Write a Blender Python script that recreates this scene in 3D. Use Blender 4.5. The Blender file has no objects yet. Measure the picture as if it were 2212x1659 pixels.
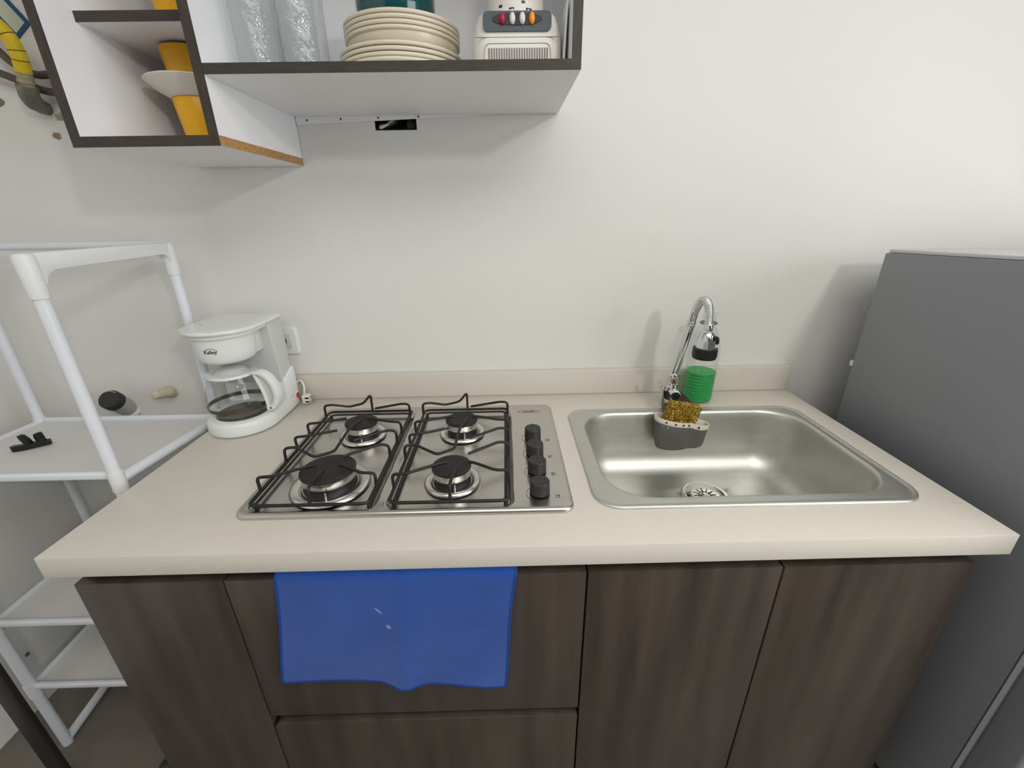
import bpy, bmesh, math, random
from mathutils import Vector, Matrix, noise
random.seed(7)
Z0 = 0.80                      # height of the worktop above the floor; all z below are relative to the worktop
sc = bpy.context.scene
COL = sc.collection
PI = math.pi

# ------------------------------------------------------------------ camera
def cam_axes(p, y, r):
    f = Vector((math.sin(y)*math.cos(p), math.cos(y)*math.cos(p), -math.sin(p)))
    rt = f.cross(Vector((0, 0, 1))).normalized(); up = rt.cross(f)
    return rt*math.cos(r)+up*math.sin(r), up*math.cos(r)-rt*math.sin(r), f
cd = bpy.data.cameras.new('camera'); cam = bpy.data.objects.new('camera', cd); COL.objects.link(cam)
_r, _u, _f = cam_axes(0.3798, 0.0113, -0.0159)
mw = Matrix(((_r.x, _u.x, -_f.x, 0.7112), (_r.y, _u.y, -_f.y, -1.1008), (_r.z, _u.z, -_f.z, 0.4646+Z0), (0, 0, 0, 1)))
cam.matrix_world = mw
cd.sensor_width = 36.0; cd.lens = 914.4/2212*36.0; cd.clip_start = 0.02
sc.camera = cam

# ------------------------------------------------------------------ world, lamp, exposure
w = bpy.data.worlds.new('world'); sc.world = w; w.use_nodes = True
bg = w.node_tree.nodes['Background']; bg.inputs[0].default_value = (0.93, 0.97, 1.0, 1); bg.inputs[1].default_value = 0.13
ld = bpy.data.lights.new('pendant_bulb', 'POINT'); ld.energy = 37; ld.shadow_soft_size = 0.08; ld.color = (1.0, 0.97, 0.91)
lo = bpy.data.objects.new('pendant_bulb', ld); COL.objects.link(lo); lo.location = (1.81, -2.12, 1.155+Z0)
wd = bpy.data.lights.new('side_fill', 'AREA'); wd.shape = 'RECTANGLE'; wd.size = 1.5; wd.size_y = 1.3; wd.energy = 34; wd.color = (0.95, 0.98, 1.0)
wo = bpy.data.objects.new('side_fill', wd); COL.objects.link(wo); wo.location = (2.96, -1.9, 1.30); wo.rotation_euler = (PI/2, 0, PI/2)   # unseen soft light added from the right to brighten right-facing panels
pd = bpy.data.lights.new('ceiling_fill', 'AREA'); pd.shape = 'RECTANGLE'; pd.size = 2.2; pd.size_y = 1.4; pd.energy = 27; pd.color = (1.0, 0.97, 0.92)
po_ = bpy.data.objects.new('ceiling_fill', pd); COL.objects.link(po_); po_.location = (1.1, -1.9, 1.64+Z0)   # unseen area light added for soft top light, like ceiling bounce
sc.view_settings.view_transform = 'Standard'; sc.view_settings.look = 'None'
sc.view_settings.gamma = 1.0; sc.view_settings.exposure = -0.12; sc.view_settings.use_curve_mapping = False

# ------------------------------------------------------------------ materials
def S(r, g, b):
    def c(x):
        x /= 255.0
        return x/12.92 if x <= 0.04045 else ((x+0.055)/1.055)**2.4
    return (c(r), c(g), c(b), 1)
def mat(name, col, rough=0.5, metal=0.0, var=0.0, vscale=8.0, stretch=(1, 1, 1), bump=0.0, bscale=60.0, spec=0.5, trans=0.0, ior=1.45, coat=0.0, col2=None, detail=4, alpha=None):
    m = bpy.data.materials.new(name); m.use_nodes = True
    nt = m.node_tree; N = nt.nodes; L = nt.links; p = N['Principled BSDF']
    p.inputs['Base Color'].default_value = col; p.inputs['Roughness'].default_value = rough
    p.inputs['Metallic'].default_value = metal; p.inputs['Specular IOR Level'].default_value = spec
    p.inputs['Transmission Weight'].default_value = trans; p.inputs['IOR'].default_value = ior
    p.inputs['Coat Weight'].default_value = coat
    if alpha is not None: p.inputs['Alpha'].default_value = alpha
    tc = N.new('ShaderNodeTexCoord'); mp = N.new('ShaderNodeMapping'); mp.inputs['Scale'].default_value = stretch
    L.new(tc.outputs['Object'], mp.inputs['Vector'])
    n1 = N.new('ShaderNodeTexNoise'); n1.inputs['Scale'].default_value = vscale; n1.inputs['Detail'].default_value = detail
    L.new(mp.outputs[0], n1.inputs['Vector'])
    cr = N.new('ShaderNodeValToRGB'); cr.color_ramp.elements[0].position = 0.3; cr.color_ramp.elements[1].position = 0.7
    c2 = col2 if col2 else tuple(min(1, x*(1+var)) for x in col[:3])+(1,)
    c1 = col if col2 else tuple(x*(1-var) for x in col[:3])+(1,)
    cr.color_ramp.elements[0].color = c1; cr.color_ramp.elements[1].color = c2
    L.new(n1.outputs['Fac'], cr.inputs['Fac']); L.new(cr.outputs[0], p.inputs['Base Color'])
    if bump:
        n2 = N.new('ShaderNodeTexNoise'); n2.inputs['Scale'].default_value = bscale; n2.inputs['Detail'].default_value = 3
        L.new(mp.outputs[0], n2.inputs['Vector'])
        b = N.new('ShaderNodeBump'); b.inputs['Strength'].default_value = bump; b.inputs['Distance'].default_value = 0.002
        L.new(n2.outputs['Fac'], b.inputs['Height']); L.new(b.outputs[0], p.inputs['Normal'])
    return m
M = {}
M['wall'] = mat('wall_paint', S(226, 225, 221), 0.55, var=0.015, vscale=1.5, bump=0.05, bscale=90)
M['ceiling'] = mat('ceiling_paint', S(225, 225, 222), 0.8, var=0.01)
M['floor'] = mat('floor_cement', S(112, 106, 97), 0.5, var=0.12, vscale=6, bump=0.1, bscale=40)
M['counter'] = mat('worktop_laminate', S(213, 207, 197), 0.38, var=0.012, vscale=60, bump=0.03, bscale=400)
M['white_board'] = mat('white_melamine', S(238, 238, 241), 0.4, var=0.01, vscale=3)
M['dark_edge'] = mat('dark_wood_edging', S(60, 52, 46), 0.5, var=0.25, vscale=30, stretch=(1, 8, 8))
M['dark_edge_v'] = mat('dark_wood_edging_upright', S(60, 52, 46), 0.5, var=0.25, vscale=30, stretch=(8, 8, 1))
M['chipboard'] = mat('raw_chipboard', S(150, 110, 66), 0.9, vscale=260, col2=S(196, 156, 104), bump=0.4, bscale=300)
M['laminate'] = mat('dark_wood_laminate', S(52, 44, 39), 0.36, vscale=7, stretch=(3.2, 3.2, 0.30), col2=S(77, 68, 61), bump=0.08, bscale=70, detail=6)
M['carcass'] = mat('dark_carcass', S(26, 23, 21), 0.6, var=0.1)
M['steel'] = mat('brushed_steel', S(188, 184, 178), 0.34, 1.0, var=0.03, vscale=20, stretch=(1, 14, 14), bump=0.02, bscale=200)
M['steel_bowl'] = mat('satin_steel_bowl', S(208, 208, 202), 0.46, 1.0, var=0.04, vscale=14, stretch=(1, 4, 4), bump=0.015, bscale=160)
M['steel_hob'] = mat('hob_steel', S(200, 196, 190), 0.26, 1.0, var=0.03, vscale=24, stretch=(1, 12, 12), bump=0.02, bscale=200)
M['chrome'] = mat('chrome', S(222, 224, 224), 0.07, 1.0, var=0.01)
M['black_enamel'] = mat('black_enamel_wire', S(30, 29, 28), 0.38, var=0.15, vscale=60)
M['burner_cap'] = mat('matt_black_burner_cap', S(38, 36, 35), 0.7, var=0.2, vscale=40, bump=0.25, bscale=120)
M['burner_dark'] = mat('dark_burner_body', S(30, 28, 27), 0.5, var=0.2)
M['alu'] = mat('aluminium_ring', S(222, 220, 215), 0.26, 1.0, var=0.05, vscale=40)
M['knob'] = mat('black_knob_plastic', S(44, 43, 44), 0.5, var=0.1, bump=0.1, bscale=300)
M['ink'] = mat('dark_print', S(50, 46, 44), 0.6)
M['ink_red'] = mat('red_print', S(120, 66, 60), 0.6)
M['white_plastic'] = mat('white_plastic', S(226, 229, 227), 0.3, var=0.01)
M['tank'] = mat('milky_tank_plastic', S(200, 203, 200), 0.35, var=0.01)
M['pvc'] = mat('white_pvc_pipe', S(222, 226, 232), 0.32, var=0.01)
M['pvc_joint'] = mat('white_pvc_joint', S(226, 227, 228), 0.4, var=0.01)
M['shelf_sheet'] = mat('white_shelf_sheet', S(214, 212, 211), 0.5, var=0.01)
def thin_glass(name, tint, ior, rough, bump=0.0, bscale=100.0, veil=0.0):
    m = bpy.data.materials.new(name); m.use_nodes = True; nt = m.node_tree; N = nt.nodes; L = nt.links
    N.remove(N['Principled BSDF']); out = N['Material Output']
    tr = N.new('ShaderNodeBsdfTransparent'); tr.inputs[0].default_value = tint
    gl = N.new('ShaderNodeBsdfGlossy'); gl.inputs['Roughness'].default_value = rough
    df = N.new('ShaderNodeBsdfDiffuse'); df.inputs[0].default_value = (0.8, 0.82, 0.82, 1)
    lw = N.new('ShaderNodeLayerWeight'); lw.inputs['Blend'].default_value = 0.5
    pw = N.new('ShaderNodeMath'); pw.operation = 'POWER'; pw.inputs[1].default_value = 3.2; L.new(lw.outputs['Facing'], pw.inputs[0])
    fr_ = N.new('ShaderNodeMath'); fr_.operation = 'MULTIPLY_ADD'; fr_.inputs[1].default_value = ior-1.0; fr_.inputs[2].default_value = 0.045; L.new(pw.outputs[0], fr_.inputs[0])
    mv = N.new('ShaderNodeMixShader'); mv.inputs[0].default_value = veil; L.new(tr.outputs[0], mv.inputs[1]); L.new(df.outputs[0], mv.inputs[2])
    mx = N.new('ShaderNodeMixShader'); L.new(fr_.outputs[0], mx.inputs[0]); L.new(mv.outputs[0], mx.inputs[1]); L.new(gl.outputs[0], mx.inputs[2])
    L.new(mx.outputs[0], out.inputs['Surface'])
    if bump:
        tc = N.new('ShaderNodeTexCoord'); n2 = N.new('ShaderNodeTexNoise'); n2.inputs['Scale'].default_value = bscale; n2.inputs['Detail'].default_value = 1.5
        L.new(tc.outputs['Object'], n2.inputs['Vector']); b = N.new('ShaderNodeBump'); b.inputs['Strength'].default_value = bump; b.inputs['Distance'].default_value = 0.004
        L.new(n2.outputs['Fac'], b.inputs['Height']); L.new(b.outputs[0], gl.inputs['Normal']); L.new(b.outputs[0], lw.inputs['Normal'])
    return m
M['glass'] = thin_glass('clear_glass', (0.95, 0.955, 0.95, 1), 1.5, 0.03)
M['glass_hammered'] = thin_glass('hammered_glass', (0.90, 0.92, 0.92, 1), 1.55, 0.07, 0.9, 75, 0.08)
M['hotplate'] = mat('dark_hotplate', S(76, 70, 66), 0.4, var=0.1)
M['metal_band'] = mat('dark_metal_band', S(110, 100, 90), 0.3, 1.0)
M['red'] = mat('red_switch', S(190, 30, 36), 0.35)
M['cream'] = mat('cream_ceramic', S(216, 206, 184), 0.3, var=0.015, coat=0.2)
M['teal'] = mat('teal_glaze', S(8, 72, 74), 0.12, var=0.15, vscale=20, coat=0.5)
M['blender_white'] = mat('offwhite_blender_plastic', S(224, 221, 214), 0.4, var=0.01)
M['blender_grey'] = mat('slate_control_panel', S(70, 78, 84), 0.45, var=0.03)
M['black'] = mat('black_plastic', S(26, 26, 27), 0.4, var=0.1)
M['slot'] = mat('vent_shadow_grey', S(120, 117, 112), 0.7)
M['btn_red'] = mat('crimson_button', S(176, 18, 62), 0.35)
M['btn_white'] = mat('white_button', S(220, 218, 212), 0.35)
M['btn_orange'] = mat('orange_button', S(250, 150, 32), 0.35)
M['yellow'] = mat('yellow_ceramic', S(240, 178, 12), 0.3, var=0.02)
M['saucer'] = mat('white_ceramic', S(226, 222, 212), 0.35, var=0.01)
M['pipe_yellow'] = mat('yellow_gas_pipe', S(214, 184, 16), 0.5, vscale=90, col2=S(226, 198, 30), bump=0.2, bscale=150)
M['pipe_mark'] = mat('dark_pipe_print', S(80, 66, 24), 0.6)
M['galv'] = mat('galvanised_fitting', S(108, 106, 98), 0.55, 0.6, vscale=50, col2=S(140, 138, 128), bump=0.4, bscale=90)
M['tape'] = mat('old_thread_tape', S(150, 138, 112), 0.8, vscale=80, col2=S(176, 166, 140), bump=0.5, bscale=100)
M['hose'] = mat('brown_rubber_hose', S(92, 78, 72), 0.5, var=0.1)
M['blue_print'] = mat('blue_tag_border', S(30, 78, 116), 0.6, var=0.05)
M['tag'] = mat('tag_paper', S(196, 200, 186), 0.7, var=0.03)
M['plaster'] = mat('broken_plaster', S(170, 150, 136), 0.95, vscale=90, col2=S(150, 96, 78), bump=0.6, bscale=120)
M['grey_wall_stub'] = mat('grey_pipe_stub', S(176, 176, 172), 0.5, var=0.05)
M['rag'] = mat('wrapped_rag', S(200, 190, 168), 0.85, var=0.1, vscale=60, bump=0.6, bscale=120)
M['knockout'] = mat('grey_knockout', S(74, 76, 72), 0.6)
M['rubber_cap'] = mat('black_rubber_cap', S(46, 46, 48), 0.6, var=0.1)
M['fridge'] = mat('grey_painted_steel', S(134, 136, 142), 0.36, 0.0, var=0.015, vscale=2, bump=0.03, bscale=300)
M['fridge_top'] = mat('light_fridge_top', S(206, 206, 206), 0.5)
M['gasket'] = mat('grey_gasket', S(190, 190, 192), 0.5)
M['caddy'] = mat('grey_caddy_plastic', S(92, 90, 86), 0.5, var=0.04, bump=0.05, bscale=200)
M['caddy_liner'] = mat('cream_caddy_liner', S(222, 217, 200), 0.45, var=0.01)
M['dark_wood'] = mat('dark_stained_wood', S(36, 29, 25), 0.5, var=0.2, vscale=20, stretch=(6, 6, 1))
M['cord'] = mat('white_cord', S(224, 222, 214), 0.45)
M['silver'] = mat('plug_prong', S(190, 190, 186), 0.3, 1.0)
M['navy'] = mat('navy_tap_cap', S(24, 30, 44), 0.25)
M['clear_plastic'] = thin_glass('clear_bottle_plastic', (0.965, 0.98, 0.97, 1), 1.45, 0.06)
M['soap'] = mat('green_dish_soap', S(52, 190, 100), 0.12, trans=0.35, ior=1.25, var=0.05, vscale=30)
def towel_mat():
    m = mat('blue_microfibre', S(38, 77, 154), 0.95, var=0.10, vscale=9, bump=0.6, bscale=420, spec=0.1)
    nt = m.node_tree; N = nt.nodes; L = nt.links; p = N['Principled BSDF']
    p.inputs['Sheen Weight'].default_value = 0.25
    src = p.inputs['Base Color'].links[0].from_socket
    tc = N.new('ShaderNodeTexCoord')
    def spot(c, sc_):
        mp = N.new('ShaderNodeMapping'); mp.vector_type = 'TEXTURE'
        mp.inputs['Location'].default_value = c; mp.inputs['Scale'].default_value = sc_; mp.inputs['Rotation'].default_value = (0, 0.85, 0)
        L.new(tc.outputs['Object'], mp.inputs['Vector'])
        ln = N.new('ShaderNodeVectorMath'); ln.operation = 'LENGTH'; L.new(mp.outputs[0], ln.inputs[0])
        r = N.new('ShaderNodeMapRange'); r.inputs[1].default_value = 1.0; r.inputs[2].default_value = 0.3; r.inputs[3].default_value = 0; r.inputs[4].default_value = 0.55
        L.new(ln.outputs['Value'], r.inputs[0]); return r.outputs[0]
    a = spot(TOWEL_SPOT1, (0.011, 1, 0.0025)); b = spot(TOWEL_SPOT2, (0.006, 1, 0.0045))
    mx = N.new('ShaderNodeMath'); mx.operation = 'MAXIMUM'; L.new(a, mx.inputs[0]); L.new(b, mx.inputs[1])
    mix = N.new('ShaderNodeMix'); mix.data_type = 'RGBA'; L.new(mx.outputs[0], mix.inputs['Factor'])
    L.new(src, mix.inputs['A']); mix.inputs['B'].default_value = S(190, 190, 196); L.new(mix.outputs['Result'], p.inputs['Base Color'])
    return m
def gold_mat():
    m = mat('gold_scourer_mesh', S(120, 94, 26), 0.32, 0.8, vscale=420, col2=S(222, 188, 84))
    nt = m.node_tree; N = nt.nodes; L = nt.links; p = N['Principled BSDF']
    tc = N.new('ShaderNodeTexCoord'); vo = N.new('ShaderNodeTexVoronoi'); vo.inputs['Scale'].default_value = 620
    L.new(tc.outputs['Object'], vo.inputs['Vector'])
    ge = N.new('ShaderNodeNewGeometry'); sub = N.new('ShaderNodeVectorMath'); sub.operation = 'SUBTRACT'; sub.inputs[1].default_value = (0.5, 0.5, 0.5); L.new(vo.outputs['Color'], sub.inputs[0])
    sc2 = N.new('ShaderNodeVectorMath'); sc2.operation = 'SCALE'; sc2.inputs['Scale'].default_value = 1.5; L.new(sub.outputs[0], sc2.inputs[0])
    ad = N.new('ShaderNodeVectorMath'); ad.operation = 'ADD'; L.new(ge.outputs['Normal'], ad.inputs[0]); L.new(sc2.outputs[0], ad.inputs[1])
    nm = N.new('ShaderNodeVectorMath'); nm.operation = 'NORMALIZE'; L.new(ad.outputs[0], nm.inputs[0]); L.new(nm.outputs[0], p.inputs['Normal'])
    return m
M['gold'] = gold_mat()

# ------------------------------------------------------------------ mesh helpers
class B:
    def __init__(s): s.v = []; s.f = []
    def add(s, vs, fs):
        o = len(s.v); s.v += [Vector(x) for x in vs]; s.f += [tuple(i+o for i in f) for f in fs]; return s
    def mark(s): return len(s.v)
    def xf(s, m, mat4):
        for i in range(m, len(s.v)): s.v[i] = mat4 @ s.v[i]
        return s
    def box(s, x0, x1, y0, y1, z0, z1):
        return s.add([(x0, y0, z0), (x1, y0, z0), (x1, y1, z0), (x0, y1, z0), (x0, y0, z1), (x1, y0, z1), (x1, y1, z1), (x0, y1, z1)],
                     [(0, 3, 2, 1), (4, 5, 6, 7), (0, 1, 5, 4), (1, 2, 6, 5), (2, 3, 7, 6), (3, 0, 4, 7)])
    def loft(s, loops, cap0=True, cap1=True, closed=False):
        n = len(loops[0]); vs = [p for l in loops for p in l]; fs = []
        K = len(loops)
        for k in range(K if closed else K-1):
            a = k*n; b = ((k+1) % K)*n
            for i in range(n):
                j = (i+1) % n; fs.append((a+i, a+j, b+j, b+i))
        if cap0 and not closed: fs.append(tuple(range(n-1, -1, -1)))
        if cap1 and not closed: fs.append(tuple(range((K-1)*n, K*n)))
        return s.add(vs, fs)
    def lathe(s, cx, cy, prof, n=40, cap0=True, cap1=True):
        return s.loft([[(cx+r*math.cos(2*PI*i/n), cy+r*math.sin(2*PI*i/n), z) for i in range(n)] for r, z in prof], cap0, cap1)
    def tube(s, path, r, n=10, closed=False, caps=True):
        P = [Vector(p) for p in path]; K = len(P); R = r if isinstance(r, (list, tuple)) else [r]*K
        T = []
        for i in range(K):
            a = P[(i-1) % K] if (closed or i > 0) else P[i]; b = P[(i+1) % K] if (closed or i < K-1) else P[i]
            T.append((b-a).normalized())
        up = Vector((0, 0, 1)) if abs(T[0].z) < 0.9 else Vector((1, 0, 0))
        nrm = T[0].cross(up).normalized(); loops = []
        for i in range(K):
            nrm = (nrm - T[i]*nrm.dot(T[i])).normalized(); bn = T[i].cross(nrm)
            loops.append([P[i]+(nrm*math.cos(2*PI*k/n)+bn*math.sin(2*PI*k/n))*R[i] for k in range(n)])
        return s.loft(loops, caps, caps, closed)
    def prism(s, pts, axis, a, b):   # polygon in the two other axes, extruded along axis
        def mk(p, t): q = list(p); q.insert('xyz'.index(axis), t); return q
        return s.loft([[mk(p, a) for p in pts], [mk(p, b) for p in pts]])
    def grid(s, nu, nv, fn):
        vs = [fn(i/nu, j/nv) for j in range(nv+1) for i in range(nu+1)]
        fs = [(j*(nu+1)+i, j*(nu+1)+i+1, (j+1)*(nu+1)+i+1, (j+1)*(nu+1)+i) for j in range(nv) for i in range(nu)]
        return s.add(vs, fs)
def fillet(path, rad, seg=5, closed=False):
    P = [Vector(p) for p in path]; out = []; K = len(P)
    for i in range(K):
        if not closed and i in (0, K-1): out.append(P[i]); continue
        a = P[i-1]; b = P[i]; c = P[(i+1) % K]
        d1 = (a-b); d2 = (c-b); r = min(rad, d1.length*0.45, d2.length*0.45)
        p1 = b+d1.normalized()*r; p2 = b+d2.normalized()*r
        for k in range(seg+1):
            t = k/seg; out.append(p1*(1-t)**2+b*2*t*(1-t)+p2*t*t)
    return out
def spline(path, seg=8, closed=False):
    P = [Vector(p) for p in path]; K = len(P); out = []
    for i in range(K if closed else K-1):
        p0 = P[i-1] if (closed or i > 0) else P[i]*2-P[i+1]; p1 = P[i]; p2 = P[(i+1) % K]
        p3 = P[(i+2) % K] if (closed or i+2 < K) else p2*2-p1
        for k in range(seg):
            t = k/seg
            out.append(0.5*((2*p1)+(p2-p0)*t+(2*p0-5*p1+4*p2-p3)*t*t+(3*p1-p0-3*p2+p3)*t**3))
    if not closed: out.append(P[-1])
    return out
def rrect(x0, x1, y0, y1, r, z, n=8):
    out = []
    for cx, cy, a0 in ((x1-r, y1-r, 0), (x0+r, y1-r, PI/2), (x0+r, y0+r, PI), (x1-r, y0+r, 1.5*PI)):
        for k in range(n+1):
            a = a0+PI/2*k/n; out.append((cx+r*math.cos(a), cy+r*math.sin(a), z))
    return out
def inset(R, d, z, n=8):
    x0, x1, y0, y1, r = R
    return rrect(x0+d, x1-d, y0+d, y1-d, max(r-d, 0.004), z, n)
WL = {}
def obj(name, b, m, parent=None, bevel=0.0, seg=2, smooth=38, recalc=True):
    V = [v+Vector((0, 0, Z0)) for v in b.v]
    if parent is None:
        lo_ = Vector([min(v[i] for v in V) for i in range(3)]); hi = Vector([max(v[i] for v in V) for i in range(3)])
        off = Vector(((lo_.x+hi.x)/2, (lo_.y+hi.y)/2, lo_.z))
    else: off = WL[parent.name]
    me = bpy.data.meshes.new(name); me.from_pydata([v-off for v in V], [], b.f)
    bm = bmesh.new(); bm.from_mesh(me)
    if recalc: bmesh.ops.recalc_face_normals(bm, faces=bm.faces)
    if bevel:
        es = [e for e in bm.edges if len(e.link_faces) == 2 and e.calc_face_angle(0) > 0.6]
        bmesh.ops.bevel(bm, geom=es, offset=bevel, segments=seg, affect='EDGES', profile=0.5, clamp_overlap=True)
    bm.to_mesh(me); bm.free()
    if smooth:
        me.polygons.foreach_set('use_smooth', [True]*len(me.polygons)); me.set_sharp_from_angle(angle=math.radians(smooth))
    o = bpy.data.objects.new(name, me); COL.objects.link(o)
    me.materials.append(M[m] if isinstance(m, str) else m)
    if parent is None: o.location = off
    else: o.parent = parent
    WL[o.name] = off.copy()
    return o
def thing(name, label, cat, loc, group=None):
    o = bpy.data.objects.new(name, None); COL.objects.link(o); o.empty_display_size = 0.05
    o.location = (loc[0], loc[1], loc[2]+Z0); WL[o.name] = Vector(o.location)
    return tag(o, label, cat, group)
def tag(o, label, cat, group=None):
    o['label'] = label; o['category'] = cat
    if group: o['group'] = group
    return o
def struct(o): o['kind'] = 'structure'; return o
def lab(o, l): o['label'] = l; return o
def text_mesh(txt, size):
    cu = bpy.data.curves.new('lettering', 'FONT'); cu.body = txt; cu.size = size; cu.align_x = 'CENTER'; cu.align_y = 'CENTER'; cu.extrude = size*0.01
    t = bpy.data.objects.new('lettering_tmp', cu); COL.objects.link(t)
    bpy.context.view_layer.update()
    me = bpy.data.meshes.new_from_object(t.evaluated_get(bpy.context.evaluated_depsgraph_get()))
    vs = [v.co.copy() for v in me.vertices]; fs = [tuple(p.vertices) for p in me.polygons]
    bpy.data.objects.remove(t); bpy.data.curves.remove(cu); bpy.data.meshes.remove(me)
    return vs, fs

# ================================================================== SETTING
FZ = -Z0
HX0, HX1, HZ0, HZ1 = 0.426, 0.519, 0.6455, 0.690       # opening for the junction box
XL, XR = -0.62, 3.0
b = B()
xs = [XL, HX0, HX1, XR]; zs = [FZ, HZ0, HZ1, 1.66]
vs = [(x, 0, z) for z in zs for x in xs]; fs = []
for j in range(3):
    for i in range(3):
        if (i, j) != (1, 1): fs.append((j*4+i, j*4+i+1, (j+1)*4+i+1, (j+1)*4+i))
b.add(vs, fs); wall_back = struct(obj('wall_back', b, 'wall', smooth=0, recalc=False))
wall_left = struct(obj('wall_left', B().box(XL-0.08, XL, -4.2, 0.0, FZ, 1.66), 'wall', smooth=0))
struct(obj('floor', B().box(XL-0.08, XR, -4.2, 0.08, FZ-0.05, FZ), 'floor', smooth=0))
struct(obj('ceiling', B().box(XL-0.08, XR, -4.2, 0.08, 1.66, 1.72), 'ceiling', smooth=0))
def blotch(cx, cz, r, t=0.0012, n=14, seed=0):
    rr = random.Random(seed); pts = []
    for i in range(n):
        a = 2*PI*i/n; q = r*(0.6+0.55*rr.random()); pts.append((cx+q*math.cos(a), cz+q*0.75*math.sin(a)))
    return B().prism(pts, 'y', -t, 0.0005)
lab(obj('plaster_chip', blotch(-0.283, 0.644, 0.010, n=22, seed=3), 'plaster', wall_back), 'reddish chip knocked out of the plaster')
lab(obj('plaster_chip', blotch(-0.379, 0.708, 0.010, seed=5), 'galv', wall_back), 'dark hole in the plaster')
obj('plaster_chip', blotch(-0.262, 0.679, 0.011, seed=9), 'tape', wall_back)
obj('plaster_chip', blotch(1.662, 0.2195, 0.006, t=0.0006, seed=11), 'white_board', wall_back)

b = B().lathe(0, 0, [(0.006, 0), (0.006, 0.0008)], 10).xf(0, Matrix.Translation((XL, -0.275, -0.634)) @ Matrix.Rotation(PI/2, 4, 'Y'))
lab(obj('plaster_chip', b, 'slot', wall_left), 'small dark patch on the side wall')

# ================================================================== WORKTOP, BASE CABINETS
W, D, TH = 1.489, 0.600, 0.038
ct = thing('worktop', 'long beige laminate worktop holding the hob and the sink', 'worktop', (W/2, -D/2, -TH))
b = B(); xs = [0, 0.873, 1.417, W]; ys = [-D, -0.505, -0.143, -0.001]
vs = [(x, y, z) for z in (-TH, 0) for y in ys for x in xs]; fs = []
for j in range(3):
    for i in range(3):
        if (i, j) == (1, 1): continue
        a = j*4+i; fs += [(a, a+4, a+5, a+1), (16+a, 16+a+1, 16+a+5, 16+a+4)]
for i in range(3): fs += [(i, i+1, 17+i, 16+i), (12+i+1, 12+i, 28+i, 28+i+1)]
for j in range(3): fs += [(4*j+4, 4*j, 16+4*j, 16+4*j+4), (4*j+3, 4*j+7, 16+4*j+7, 16+4*j+3)]
for a, c in ((5, 6), (6, 10), (10, 9), (9, 5)): fs.append((c, a, 16+a, 16+c))
b.add(vs, fs); obj('slab', b, 'counter', ct, bevel=0.0012, seg=2)
obj('backsplash', B().box(0, W, -0.021, -0.001, 0.0, 0.069), 'counter', ct, bevel=0.0025, seg=2)

YP = -0.5866; DT = 0.018; ZP = -0.0665; ZB = -0.735
def cab(x0, x1, label, loc):
    t = thing('base_cabinet', label, 'cabinet', loc)
    for x in (x0+0.001, x1-0.017): obj('side_panel', B().box(x, x+0.016, YP+DT+0.001, -0.03, ZB, -TH-0.001), 'carcass', t, bevel=0.0006)
    obj('floor_panel', B().box(x0+0.017, x1-0.017, YP+DT+0.001, -0.03, ZB, ZB+0.016), 'carcass', t)
    obj('back_panel', B().box(x0+0.017, x1-0.017, -0.03, -0.024, ZB, -0.06), 'carcass', t)
    obj('top_rail', B().box(x0+0.017, x1-0.017, YP+DT+0.012, YP+DT+0.028, -0.14, -TH-0.001), 'carcass', t)
    obj('toe_kick', B().box(x0, x1, -0.53, -0.515, FZ, ZB-0.001), 'carcass', t)
    return t
c1 = cab(0.0206, 0.2535, 'narrow dark brown cabinet under the left end of the worktop', (0.137, -0.31, FZ))
lab(obj('door', B().box(0.0206, 0.2525, YP, YP+DT, ZB, ZP), 'laminate', c1, bevel=0.0012), 'plain dark wood-grain door without handle')
c2 = cab(0.254, 0.8325, 'wide dark brown drawer cabinet under the hob', (0.543, -0.31, FZ))
obj('drawer', B().box(0.2555, 0.8315, YP, YP+DT, -0.4015, ZP), 'laminate', c2, bevel=0.0012)
b = B(); lo2 = []
x0, x1, zt, r = 0.2555, 0.8315, -0.4230, 0.016
pts = [(x0, ZB), (x1, ZB), (x1, zt)]
pts += [(x0+r-r*math.sin(a), zt-r+r*math.cos(a)) for a in [k*PI/2/6 for k in range(7)]]
obj('drawer', B().prism(pts, 'y', YP, YP+DT), 'laminate', c2, bevel=0.0012)
obj('grip_channel', B().box(0.2715, 0.815, YP+0.012, YP+0.03, -0.432, -0.40), 'carcass', c2)
c3 = cab(0.833, 1.4606, 'dark brown two-door cabinet under the sink', (1.147, -0.31, FZ))
obj('door', B().box(0.8345, 1.1478, YP, YP+DT, ZB, ZP), 'laminate', c3, bevel=0.0012)
obj('door', B().box(1.1508, 1.4606, YP, YP+DT, ZB, ZP), 'laminate', c3, bevel=0.0012)

# ================================================================== REFRIGERATOR
FX, FB, FF = 1.575, -0.112, -0.617
fr = thing('refrigerator', 'grey refrigerator standing beside the right end of the worktop', 'refrigerator', (FX+0.28, -0.37, FZ))
def ztop(y): return 0.3725 - (y-FB)*0.030
b = B().prism([(FB, FZ+0.03), (FB, ztop(FB)), (FF, ztop(FF)), (FF, FZ+0.03)], 'x', FX, FX+0.56)
obj('body', b, 'fridge', fr, bevel=0.003)
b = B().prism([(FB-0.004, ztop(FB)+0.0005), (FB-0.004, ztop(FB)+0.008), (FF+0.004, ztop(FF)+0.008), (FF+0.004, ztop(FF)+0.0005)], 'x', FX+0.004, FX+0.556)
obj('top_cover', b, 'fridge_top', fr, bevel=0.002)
obj('gasket', B().box(FX-0.0008, FX+0.554, FF-0.009, FF-0.003, FZ+0.06, ztop(FF)-0.01), 'gasket', fr)
obj('door', B().box(FX, FX+0.56, FF-0.068, FF-0.010, FZ+0.05, ztop(FF)), 'fridge', fr, bevel=0.006, seg=3)
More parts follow.
